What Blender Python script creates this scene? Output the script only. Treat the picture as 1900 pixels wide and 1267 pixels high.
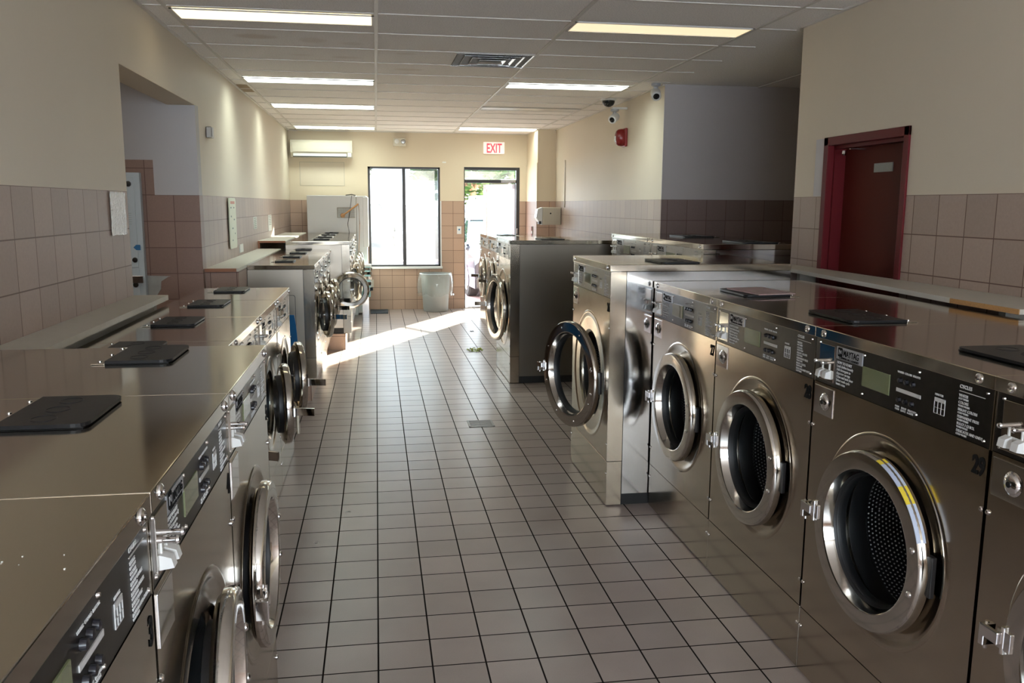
import bpy, bmesh, math, random
from math import pi, sin, cos, radians as RAD
from mathutils import Vector, Matrix
random.seed(7)
for o in list(bpy.data.objects): bpy.data.objects.remove(o)
S = bpy.context.scene
COL = S.collection
# ------------------------------------------------------------------ camera
CH = 1.697
yaw, pitch, roll, fpx = .15752, -.15874, .00553, 1578.4
fwd = Vector((sin(yaw)*cos(pitch), cos(yaw)*cos(pitch), sin(pitch)))
right = Vector((cos(yaw), -sin(yaw), 0)); up = right.cross(fwd)
r2 = right*cos(roll)+up*sin(roll); u2 = -right*sin(roll)+up*cos(roll)
cam = bpy.data.objects.new('camera', bpy.data.cameras.new('camera')); COL.objects.link(cam)
M = Matrix((r2, u2, -fwd)).transposed().to_4x4(); M.translation = Vector((0, 0, CH))
cam.matrix_world = M
cam.data.sensor_width = 36; cam.data.lens = fpx/1900*36; cam.data.clip_start = .03; cam.data.clip_end = 300
S.camera = cam
# ------------------------------------------------------------------ world, sun, exposure
W = bpy.data.worlds.new('world'); S.world = W; W.use_nodes = True
wb = W.node_tree.nodes['Background']; wb.inputs[0].default_value = (.80, .90, 1, 1); wb.inputs[1].default_value = 11.0
sd = bpy.data.lights.new('sun', 'SUN'); sd.energy = 105; sd.angle = RAD(.9); sd.color = (1, .90, .74)
so = bpy.data.objects.new('sun', sd); COL.objects.link(so)
el = RAD(17.6); hd = Vector((-.48, -.877, 0)).normalized()
sdir = Vector((hd.x*cos(el), hd.y*cos(el), -sin(el)))
so.rotation_euler = sdir.to_track_quat('-Z', 'Y').to_euler(); so.location = (9, 28, 9)
S.view_settings.view_transform = 'Standard'; S.view_settings.look = 'None'; S.view_settings.gamma = 1
S.view_settings.use_curve_mapping = False
S.view_settings.exposure = 0.5
S.cycles.sample_clamp_indirect = 3.0
LAMP_COOL, LAMP_WARM, LAMP_FILL = 11.0, .66, 9.0
# ------------------------------------------------------------------ materials
MAT = {}
def srgb(r, g, b):
    f = lambda c: (c/255/12.92 if c/255 <= .04045 else ((c/255+.055)/1.055)**2.4)
    return (f(r), f(g), f(b), 1)
def base(name):
    m = bpy.data.materials.new(name); m.use_nodes = True; MAT[name] = m
    return m, m.node_tree.nodes, m.node_tree.links, m.node_tree.nodes['Principled BSDF']
def simple(name, col, rough=.5, metal=0, noise=0, nscale=20, emit=None, es=0, bump=0, coat=0, alpha=None, trans=0):
    m, N, L, b = base(name)
    b.inputs['Base Color'].default_value = col; b.inputs['Roughness'].default_value = rough; b.inputs['Metallic'].default_value = metal
    b.inputs['Coat Weight'].default_value = coat
    if name in ('number_ink', 'red_door', 'red_paint', 'lid_plastic', 'label_print'): b.inputs['Specular IOR Level'].default_value = .18
    if emit: b.inputs['Emission Color'].default_value = emit; b.inputs['Emission Strength'].default_value = es
    if noise or bump:
        tc = N.new('ShaderNodeTexCoord'); n = N.new('ShaderNodeTexNoise'); n.inputs['Scale'].default_value = nscale; n.inputs['Detail'].default_value = 4
        L.new(tc.outputs['Object'], n.inputs['Vector'])
        if noise:
            mr = N.new('ShaderNodeMapRange'); mr.inputs['To Min'].default_value = 1-noise; mr.inputs['To Max'].default_value = 1+noise
            mx = N.new('ShaderNodeVectorMath'); mx.operation = 'SCALE'; mx.inputs[0].default_value = col[:3]
            L.new(n.outputs[0], mr.inputs[0]); L.new(mr.outputs[0], mx.inputs['Scale']); L.new(mx.outputs[0], b.inputs['Base Color'])
        if bump:
            bp = N.new('ShaderNodeBump'); bp.inputs['Strength'].default_value = bump; bp.inputs['Distance'].default_value = .002
            L.new(n.outputs[0], bp.inputs['Height']); L.new(bp.outputs[0], b.inputs['Normal'])
    return m
def steel(name, col, r0, r1, axis='z', bump=.02, wave=.12):
    # brushed stainless: streaks run along the given axis, smudges change the gloss
    m, N, L, b = base(name)
    b.inputs['Base Color'].default_value = col; b.inputs['Metallic'].default_value = 1
    tc = N.new('ShaderNodeTexCoord'); mp = N.new('ShaderNodeMapping')
    s = {'z': (160, 160, 1.5), 'y': (160, 2, 160), 'x': (2, 160, 160)}[axis]
    mp.inputs['Scale'].default_value = s
    L.new(tc.outputs['Object'], mp.inputs[0])
    n = N.new('ShaderNodeTexNoise'); n.inputs['Scale'].default_value = 1; n.inputs['Detail'].default_value = 2
    L.new(mp.outputs[0], n.inputs['Vector'])
    n2 = N.new('ShaderNodeTexNoise'); n2.inputs['Scale'].default_value = 3.5; n2.inputs['Detail'].default_value = 5
    gp = N.new('ShaderNodeNewGeometry'); L.new(gp.outputs['Position'], n2.inputs['Vector'])
    ad = N.new('ShaderNodeMath'); ad.operation = 'MULTIPLY_ADD'; L.new(n.outputs[0], ad.inputs[0]); ad.inputs[1].default_value = .12; L.new(n2.outputs[0], ad.inputs[2])
    mr = N.new('ShaderNodeMapRange'); mr.inputs['From Min'].default_value = .35; mr.inputs['From Max'].default_value = .75
    mr.inputs['To Min'].default_value = r0; mr.inputs['To Max'].default_value = r1
    L.new(ad.outputs[0], mr.inputs[0]); L.new(mr.outputs[0], b.inputs['Roughness'])
    bp = N.new('ShaderNodeBump'); bp.inputs['Strength'].default_value = bump; bp.inputs['Distance'].default_value = .0006
    n3 = N.new('ShaderNodeTexNoise'); n3.inputs['Scale'].default_value = 2.2; n3.inputs['Detail'].default_value = 1
    L.new(gp.outputs['Position'], n3.inputs['Vector'])
    bp2 = N.new('ShaderNodeBump'); bp2.inputs['Strength'].default_value = wave; bp2.inputs['Distance'].default_value = .004
    L.new(n3.outputs[0], bp2.inputs['Height'])
    L.new(n.outputs[0], bp.inputs['Height']); L.new(bp2.outputs[0], bp.inputs['Normal'])
    if wave or bump: L.new(bp.outputs[0], b.inputs['Normal'])
    return m
def tile_grid(N, L, ax, t, off, w):
    # returns a mask socket (1 on the joint) and a per-tile random socket; ax = the two axes
    geo = N.new('ShaderNodeNewGeometry'); sp = N.new('ShaderNodeSeparateXYZ'); L.new(geo.outputs['Position'], sp.inputs[0])
    masks, cells = [], []
    for a, o in zip(ax, off):
        s = N.new('ShaderNodeMath'); s.operation = 'SUBTRACT'; L.new(sp.outputs[a.upper()], s.inputs[0]); s.inputs[1].default_value = o
        d = N.new('ShaderNodeMath'); d.operation = 'DIVIDE'; L.new(s.outputs[0], d.inputs[0]); d.inputs[1].default_value = t
        r = N.new('ShaderNodeMath'); r.operation = 'ROUND'; L.new(d.outputs[0], r.inputs[0])
        e = N.new('ShaderNodeMath'); e.operation = 'SUBTRACT'; L.new(d.outputs[0], e.inputs[0]); L.new(r.outputs[0], e.inputs[1])
        ab = N.new('ShaderNodeMath'); ab.operation = 'ABSOLUTE'; L.new(e.outputs[0], ab.inputs[0])
        lt = N.new('ShaderNodeMapRange'); lt.inputs['From Min'].default_value = w/t*.5; lt.inputs['From Max'].default_value = w/t*.5+.006
        lt.inputs['To Min'].default_value = 1; lt.inputs['To Max'].default_value = 0; L.new(ab.outputs[0], lt.inputs[0]); masks.append(lt.outputs[0])
        fl = N.new('ShaderNodeMath'); fl.operation = 'FLOOR'; L.new(d.outputs[0], fl.inputs[0]); cells.append(fl.outputs[0])
    mx = N.new('ShaderNodeMath'); mx.operation = 'MAXIMUM'; L.new(masks[0], mx.inputs[0]); L.new(masks[1], mx.inputs[1])
    cb = N.new('ShaderNodeCombineXYZ'); L.new(cells[0], cb.inputs[0]); L.new(cells[1], cb.inputs[1])
    wn = N.new('ShaderNodeTexWhiteNoise'); L.new(cb.outputs[0], wn.inputs[0])
    return mx.outputs[0], wn.outputs['Value'], sp, geo
def mixc(N, L, fac, a, b):
    m = N.new('ShaderNodeMix'); m.data_type = 'RGBA'
    for sock, v in ((m.inputs[0], fac), (m.inputs[6], a), (m.inputs[7], b)):
        if hasattr(v, 'links') or hasattr(v, 'is_linked'): L.new(v, sock)
        else: sock.default_value = v
    return m.outputs[2]
def scaled(N, L, col, rnd, lo, hi):
    mr = N.new('ShaderNodeMapRange'); mr.inputs['To Min'].default_value = lo; mr.inputs['To Max'].default_value = hi; L.new(rnd, mr.inputs[0])
    v = N.new('ShaderNodeVectorMath'); v.operation = 'SCALE'; L.new(mr.outputs[0], v.inputs['Scale'])
    if hasattr(col, 'is_linked'): L.new(col, v.inputs[0])
    else: v.inputs[0].default_value = col[:3]
    return v.outputs[0]
def floor_mat():
    m, N, L, b = base('floor_tile')
    mask, rnd, sp, geo = tile_grid(N, L, 'xy', .20004, (-.024, 4.147), .0054)
    n = N.new('ShaderNodeTexNoise'); n.inputs['Scale'].default_value = 3; n.inputs['Detail'].default_value = 8; L.new(geo.outputs['Position'], n.inputs['Vector'])
    n2 = N.new('ShaderNodeTexNoise'); n2.inputs['Scale'].default_value = 240; L.new(geo.outputs['Position'], n2.inputs['Vector'])
    c = scaled(N, L, (.335, .275, .250), rnd, .93, 1.07)
    c = scaled(N, L, c, n.outputs[0], .80, 1.20); c = scaled(N, L, c, n2.outputs[0], .9, 1.1)
    L.new(mixc(N, L, mask, c, (.012, .009, .008, 1)), b.inputs['Base Color'])
    mr = N.new('ShaderNodeMapRange'); mr.inputs['To Min'].default_value = .285; mr.inputs['To Max'].default_value = .32; L.new(n.outputs[0], mr.inputs[0])
    ro = N.new('ShaderNodeMath'); ro.operation = 'MULTIPLY_ADD'; ro.use_clamp = True; L.new(mask, ro.inputs[0]); ro.inputs[1].default_value = .6; L.new(mr.outputs[0], ro.inputs[2]); L.new(ro.outputs[0], b.inputs['Roughness'])
    sl = N.new('ShaderNodeMapRange'); sl.inputs['To Min'].default_value = .5; sl.inputs['To Max'].default_value = .05; L.new(mask, sl.inputs[0]); L.new(sl.outputs[0], b.inputs['Specular IOR Level'])
    bp = N.new('ShaderNodeBump'); bp.invert = True; bp.inputs['Strength'].default_value = .25; bp.inputs['Distance'].default_value = .0015
    L.new(mask, bp.inputs['Height']); L.new(bp.outputs[0], b.inputs['Normal'])
def wall_mat(name, ax, paint, tile=(.36, .27, .225), top=1.76, h0=0.0, step=None):
    m, N, L, b = base(name)
    mask, rnd, sp, geo = tile_grid(N, L, ax+'z', .20004, (h0, 1.76), .0042)
    n = N.new('ShaderNodeTexNoise'); n.inputs['Scale'].default_value = 90; L.new(geo.outputs['Position'], n.inputs['Vector'])
    c = scaled(N, L, tile, rnd, .93, 1.07); c = scaled(N, L, c, n.outputs[0], .9, 1.1)
    c = mixc(N, L, mask, c, (.12, .065, .05, 1))
    n2 = N.new('ShaderNodeTexNoise'); n2.inputs['Scale'].default_value = 1.2; n2.inputs['Detail'].default_value = 4; L.new(geo.outputs['Position'], n2.inputs['Vector'])
    pc = scaled(N, L, paint, n2.outputs[0], .95, 1.05)
    gt = N.new('ShaderNodeMath'); gt.operation = 'GREATER_THAN'; L.new(sp.outputs['Z'], gt.inputs[0]); gt.inputs[1].default_value = top
    fac = gt.outputs[0]
    if step:    # the dado climbs one course beyond the given x
        lx = N.new('ShaderNodeMath'); lx.operation = 'LESS_THAN'; L.new(sp.outputs['X'], lx.inputs[0]); lx.inputs[1].default_value = step[0]
        ma = N.new('ShaderNodeMath'); ma.operation = 'MULTIPLY_ADD'; L.new(lx.outputs[0], ma.inputs[0]); ma.inputs[1].default_value = step[1]; ma.inputs[2].default_value = top
        L.new(ma.outputs[0], gt.inputs[1])
    L.new(mixc(N, L, fac, c, pc), b.inputs['Base Color'])
    mr = N.new('ShaderNodeMapRange'); mr.inputs['To Min'].default_value = .46; mr.inputs['To Max'].default_value = .50; b.inputs['Specular IOR Level'].default_value = .35; L.new(fac, mr.inputs[0]); L.new(mr.outputs[0], b.inputs['Roughness'])
    return m
def ceil_mat():
    m, N, L, b = base('acoustic_tile')
    geo = N.new('ShaderNodeNewGeometry')
    n = N.new('ShaderNodeTexNoise'); n.inputs['Scale'].default_value = 120; n.inputs['Detail'].default_value = 3; L.new(geo.outputs['Position'], n.inputs['Vector'])
    mr = N.new('ShaderNodeMapRange'); mr.inputs['From Min'].default_value = .35; mr.inputs['From Max'].default_value = .65; L.new(n.outputs[0], mr.inputs[0])
    c = scaled(N, L, (.90, .86, .82), mr.outputs[0], .86, 1.05)
    # brown water stains on single tiles
    sp = N.new('ShaderNodeSeparateXYZ'); L.new(geo.outputs['Position'], sp.inputs[0])
    for (cx, cy, rx, ry, k) in ((-.80, 6.35, .16, .10, .34), (-.42, 6.42, .11, .12, .18), (-.15, 6.5, .09, .07, .14), (.30, 7.62, .14, .07, .26), (-.2, 7.1, .14, .06, .2), (.25, 6.85, .1, .05, .15), (-.55, 7.05, .1, .05, .12)):
        v = N.new('ShaderNodeVectorMath'); v.operation = 'SUBTRACT'; L.new(geo.outputs['Position'], v.inputs[0]); v.inputs[1].default_value = (cx, cy, 2.841)
        v2 = N.new('ShaderNodeVectorMath'); v2.operation = 'MULTIPLY'; L.new(v.outputs[0], v2.inputs[0]); v2.inputs[1].default_value = (1/rx, 1/ry, 0)
        ln = N.new('ShaderNodeVectorMath'); ln.operation = 'LENGTH'; L.new(v2.outputs[0], ln.inputs[0])
        r = N.new('ShaderNodeMapRange'); r.inputs['From Min'].default_value = .55; r.inputs['From Max'].default_value = 1.05
        r.inputs['To Min'].default_value = k; r.inputs['To Max'].default_value = 0; L.new(ln.outputs['Value'], r.inputs[0])
        c = mixc(N, L, r.outputs[0], c, (.36, .22, .10, 1))
    L.new(c, b.inputs['Base Color']); b.inputs['Roughness'].default_value = .9
    bp = N.new('ShaderNodeBump'); bp.inputs['Strength'].default_value = .35; bp.inputs['Distance'].default_value = .002
    L.new(n.outputs[0], bp.inputs['Height']); L.new(bp.outputs[0], b.inputs['Normal'])
def drum_mat(name='drum_steel', wall=False):
    # perforated drum: holes on a hexagonal lattice, their glints painted as pale dots
    m, N, L, b = base(name)
    tc = N.new('ShaderNodeTexCoord'); sp = N.new('ShaderNodeSeparateXYZ'); L.new(tc.outputs['Object'], sp.inputs[0])
    outs = []; src = {'X': sp.outputs['X'], 'Z': sp.outputs['Z']}
    if wall:      # unroll the cylinder: depth against arc length
        at_ = N.new('ShaderNodeMath'); at_.operation = 'ARCTAN2'; L.new(sp.outputs['Z'], at_.inputs[0]); L.new(sp.outputs['X'], at_.inputs[1])
        ml = N.new('ShaderNodeMath'); ml.operation = 'MULTIPLY'; L.new(at_.outputs[0], ml.inputs[0]); ml.inputs[1].default_value = .24
        src = {'X': sp.outputs['Y'], 'Z': ml.outputs[0]}
    for k in (0, .5):
        ds = []
        for s, p in (('X', .0260), ('Z', .0150)):
            d = N.new('ShaderNodeMath'); d.operation = 'MULTIPLY_ADD'; L.new(src[s], d.inputs[0]); d.inputs[1].default_value = 1/p; d.inputs[2].default_value = k
            r = N.new('ShaderNodeMath'); r.operation = 'ROUND'; L.new(d.outputs[0], r.inputs[0])
            e = N.new('ShaderNodeMath'); e.operation = 'SUBTRACT'; L.new(d.outputs[0], e.inputs[0]); L.new(r.outputs[0], e.inputs[1])
            q = N.new('ShaderNodeMath'); q.operation = 'MULTIPLY'; L.new(e.outputs[0], q.inputs[0]); q.inputs[1].default_value = p
            q2 = N.new('ShaderNodeMath'); q2.operation = 'MULTIPLY'; L.new(q.outputs[0], q2.inputs[0]); L.new(q.outputs[0], q2.inputs[1]); ds.append(q2.outputs[0])
        a = N.new('ShaderNodeMath'); a.operation = 'ADD'; L.new(ds[0], a.inputs[0]); L.new(ds[1], a.inputs[1])
        lt = N.new('ShaderNodeMath'); lt.operation = 'LESS_THAN'; L.new(a.outputs[0], lt.inputs[0]); lt.inputs[1].default_value = .0030**2; outs.append(lt.outputs[0])
    mx = N.new('ShaderNodeMath'); mx.operation = 'MAXIMUM'; L.new(outs[0], mx.inputs[0]); L.new(outs[1], mx.inputs[1])
    L.new(mixc(N, L, mx.outputs[0], (.10, .105, .115, 1), (.95, .97, 1, 1)), b.inputs['Base Color'])
    b.inputs['Roughness'].default_value = .32
    mm = N.new('ShaderNodeMath'); mm.operation = 'SUBTRACT'; mm.inputs[0].default_value = 1; L.new(mx.outputs[0], mm.inputs[1]); L.new(mm.outputs[0], b.inputs['Metallic'])
def glassy(name, tint, refl=.5, haze=0, hazecol=(.9, .93, .95, 1), noise=False):
    m = bpy.data.materials.new(name); m.use_nodes = True; MAT[name] = m
    N, L = m.node_tree.nodes, m.node_tree.links; N.clear()
    out = N.new('ShaderNodeOutputMaterial'); tr = N.new('ShaderNodeBsdfTransparent'); tr.inputs[0].default_value = tint
    gl = N.new('ShaderNodeBsdfGlossy'); gl.inputs['Roughness'].default_value = .02
    fr = N.new('ShaderNodeFresnel'); fr.inputs[0].default_value = 1.5
    geo = N.new('ShaderNodeNewGeometry')
    mu = N.new('ShaderNodeMath'); mu.operation = 'MULTIPLY'; L.new(fr.outputs[0], mu.inputs[0]); mu.inputs[1].default_value = refl*2
    # leave the back faces clear so that closed shells do not reflect twice
    inv = N.new('ShaderNodeMath'); inv.operation = 'SUBTRACT'; inv.inputs[0].default_value = 1; L.new(geo.outputs['Backfacing'], inv.inputs[1])
    mu2 = N.new('ShaderNodeMath'); mu2.operation = 'MULTIPLY'; L.new(mu.outputs[0], mu2.inputs[0]); L.new(inv.outputs[0], mu2.inputs[1]); mu2.use_clamp = True
    mx = N.new('ShaderNodeMixShader'); L.new(mu2.outputs[0], mx.inputs[0]); L.new(tr.outputs[0], mx.inputs[1]); L.new(gl.outputs[0], mx.inputs[2])
    res = mx.outputs[0]
    if haze:
        tl = N.new('ShaderNodeBsdfTranslucent'); tl.inputs[0].default_value = hazecol
        m2 = N.new('ShaderNodeMixShader'); L.new(res, m2.inputs[1]); L.new(tl.outputs[0], m2.inputs[2])
        if noise:
            n = N.new('ShaderNodeTexNoise'); n.inputs['Scale'].default_value = 2.2; n.inputs['Detail'].default_value = 6; L.new(geo.outputs['Position'], n.inputs['Vector'])
            mr = N.new('ShaderNodeMapRange'); mr.inputs['From Min'].default_value = .3; mr.inputs['From Max'].default_value = .75
            mr.inputs['To Min'].default_value = haze*.35; mr.inputs['To Max'].default_value = haze*1.5; L.new(n.outputs[0], mr.inputs[0]); L.new(mr.outputs[0], m2.inputs[0])
        else: m2.inputs[0].default_value = haze
        res = m2.outputs[0]
    L.new(res, out.inputs[0]); return m

simple('vent_metal', (.85, .85, .85, 1), .22, .9); simple('drain_metal', (.30, .29, .28, 1), .45, .6); floor_mat(); ceil_mat(); drum_mat(); drum_mat('drum_wall', True)
CREAM = (.63, .55, .44); LAV = (.42, .41, .43)
wall_mat('wall_y', 'y', CREAM, h0=.06)
wall_mat('wall_x', 'x', (.66, .56, .41), tile=(.43, .29, .21), h0=.04)
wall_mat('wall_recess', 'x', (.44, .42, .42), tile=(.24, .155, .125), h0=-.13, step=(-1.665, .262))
wall_mat('wall_niche', 'x', (.47, .43, .42), tile=(.21, .15, .135), h0=.0)
wall_mat('wall_plain_tile', 'x', CREAM, tile=(.30, .20, .16), top=9, h0=.1)
wall_mat('plinth_tile', 'x', CREAM, tile=(.40, .27, .20), top=9, h0=-.39)
simple('paint_cream', (.64, .55, .42, 1), .6); simple('paint_light', (.80, .76, .68, 1), .5); simple('return_lit_tint', (.50, .48, .50, 1), .5)
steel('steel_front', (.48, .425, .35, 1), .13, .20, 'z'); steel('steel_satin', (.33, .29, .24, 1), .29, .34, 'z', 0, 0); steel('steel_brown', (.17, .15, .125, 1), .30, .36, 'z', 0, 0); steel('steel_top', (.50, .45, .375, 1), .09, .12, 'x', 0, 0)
steel('steel_side', (.56, .56, .56, 1), .07, .16, 'z'); steel('steel_ring', (.62, .60, .56, 1), .07, .13, 'z', .01)
simple('panel_dark', (.085, .083, .08, 1), .30, 1, noise=.2, nscale=30); simple('panel_grey', (.34, .325, .30, 1), .28, 1, noise=.1)
simple('chrome', (.82, .82, .83, 1), .07, 1); simple('screw_steel', (.7, .69, .68, 1), .18, 1)
simple('black_rubber', (.012, .012, .013, 1), .45); simple('black_gloss', (.012, .013, .015, 1), .12)
simple('lid_plastic', (.012, .012, .013, 1), .38, noise=.2, nscale=60, bump=.1)
simple('kick_black', (.010, .010, .010, 1), .6); simple('number_ink', (.006, .006, .006, 1), .8)
simple('white_plastic', (.72, .72, .70, 1), .35); simple('off_white', (.58, .53, .42, 1), .45)
simple('label_silver', (.42, .43, .46, 1), .3, .3); simple('label_print', (.55, .55, .54, 1), .5); simple('lcd', (.15, .17, .09, 1), .08, coat=.6)
simple('button_black', (.015, .015, .02, 1), .25); simple('yellow_tape', (.75, .58, .05, 1), .5); simple('blue_tape', (.50, .56, .70, 1), .5)
simple('laminate', (.56, .53, .46, 1), .45, noise=.05); simple('laminate_edge', (.66, .64, .60, 1), .4)
simple('particleboard', (.48, .26, .10, 1), .8, noise=.3, nscale=200); simple('stained_tile', (.33, .24, .15, 1), .9, noise=.2); simple('wood_edge', (.30, .12, .06, 1), .5)
simple('ceiling_grid', (.66, .62, .57, 1), .45); simple('dark_frame', (.030, .026, .024, 1), .35, .3); simple('door_leaf_frame', (.16, .13, .13, 1), .4, .2)
simple('red_paint', (.11, .009, .012, 1), .5, noise=.08, nscale=4); simple('red_door', (.085, .011, .007, 1), .6, noise=.1, nscale=4); simple('grey_plate', (.26, .27, .26, 1), .5, noise=.3, nscale=300)
simple('alarm_red', (.20, .008, .008, 1), .3); simple('exit_red', (.75, .02, .03, 1), .4, emit=(1, .04, .06, 1), es=1.1); simple('exit_face', (.8, .72, .68, 1), .4, emit=(1, .80, .74, 1), es=.35)
simple('tube_cool', (.9, .9, .9, 1), .5, emit=(.86, 1, .93, 1), es=LAMP_COOL); simple('tube_warm', (.9, .9, .8, 1), .5, emit=(1, .83, .52, 1), es=LAMP_WARM)
simple('tube_warm_bright', (.9, .9, .8, 1), .5, emit=(1, .88, .58, 1), es=LAMP_WARM*1.9)
simple('tube_fill', (.9, .9, .9, 1), .5, emit=(1, .93, .80, 1), es=LAMP_FILL)
simple('tube_off', (.62, .58, .52, 1), .3)
simple('bin_grey', (.30, .31, .30, 1), .5); simple('blue_plastic', (.004, .10, .27, 1), .35); simple('beige_tube', (.42, .38, .30, 1), .3, .2)
simple('teal_plastic', (.32, .62, .66, 1), .4); simple('foil', (.88, .88, .90, 1), .18, 1, bump=1, nscale=60)
simple('changer_paint', (.50, .56, .60, 1), .4); simple('label_blue', (.02, .13, .30, 1), .5); simple('mortar', (.34, .34, .32, 1), .9, noise=.2)
simple('poster_paper', (.62, .62, .50, 1), .5); simple('poster_ink', (.20, .24, .22, 1), .6); simple('poster_red', (.55, .25, .20, 1), .6)
simple('mat_rubber', (.04, .045, .055, 1), .9, noise=.3, nscale=200); simple('swatter_wood', (.50, .26, .10, 1), .5); simple('swatter_mesh', (.34, .31, .24, 1), .6); simple('cord_black', (.02, .018, .015, 1), .5)
simple('lint', (.75, .75, .72, 1), .9); simple('leaf_litter', (.35, .42, .10, 1), .8); simple('magazine', (.45, .33, .33, 1), .3, noise=.5, nscale=40)
simple('asphalt', (.30, .22, .22, 1), .85, noise=.2, nscale=30); simple('concrete', (.62, .56, .52, 1), .85, noise=.1)
simple('car_dark', (.02, .023, .035, 1), .12, .3, coat=1); simple('car_white', (.55, .60, .62, 1), .3, coat=.5); simple('car_glass', (.05, .09, .09, 1), .04, .4, coat=1)
simple('car_black', (.012, .012, .012, 1), .5); simple('tyre', (.02, .02, .02, 1), .8); simple('alloy', (.55, .55, .56, 1), .3, .8); simple('car_red', (.45, .12, .10, 1), .4)
simple('headlamp', (.7, .72, .75, 1), .05, .5); simple('plate_white', (.85, .85, .85, 1), .5)
simple('bark', (.28, .19, .12, 1), .9, noise=.3); simple('leaves', (.035, .085, .012, 1), .6, noise=.5, nscale=3); simple('fence_wood', (.45, .38, .32, 1), .8)
glassy('door_glass', (.84, .87, .88, 1), .6); glassy('pane_dirty', (.52, .55, .56, 1), .4, haze=.022, noise=True); glassy('pane_door', (.78, .82, .82, 1), .5, haze=.015, noise=True)
glassy('liner_film', (.93, .95, .95, 1), .7, haze=.25, hazecol=(.85, .9, .9, 1))
for _k, _s in (('tube_cool', LAMP_COOL*1.5), ('tube_fill', LAMP_FILL*1.2)):      # prismatic lens: throws most of its light downwards
    _n_, _l_ = MAT[_k].node_tree.nodes, MAT[_k].node_tree.links; _g = _n_.new('ShaderNodeNewGeometry'); _d = _n_.new('ShaderNodeVectorMath'); _d.operation = 'DOT_PRODUCT'
    _l_.new(_g.outputs['Normal'], _d.inputs[0]); _l_.new(_g.outputs['Incoming'], _d.inputs[1]); _a = _n_.new('ShaderNodeMath'); _a.operation = 'MULTIPLY_ADD'; _a.use_clamp = False
    _l_.new(_d.outputs['Value'], _a.inputs[0]); _a.inputs[1].default_value = _s; _a.inputs[2].default_value = .6; _l_.new(_a.outputs[0], _n_['Principled BSDF'].inputs['Emission Strength'])
_m, _N, _L, _b = base('foil_sheet'); _b.inputs['Metallic'].default_value = 1; _b.inputs['Base Color'].default_value = (.97, .97, .99, 1); _b.inputs['Roughness'].default_value = .22; _b.inputs['Metallic'].default_value = .55
_n = _N.new('ShaderNodeTexNoise'); _n.inputs['Scale'].default_value = 1; _n.inputs['Detail'].default_value = 3; _t = _N.new('ShaderNodeTexCoord'); _p = _N.new('ShaderNodeMapping'); _p.inputs['Scale'].default_value = (90, 90, 18)
_L.new(_t.outputs['Object'], _p.inputs[0]); _L.new(_p.outputs[0], _n.inputs['Vector'])
_q = _N.new('ShaderNodeBump'); _q.inputs['Strength'].default_value = 1; _q.inputs['Distance'].default_value = .02; _L.new(_n.outputs[0], _q.inputs['Height']); _L.new(_q.outputs[0], _b.inputs['Normal'])
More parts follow.
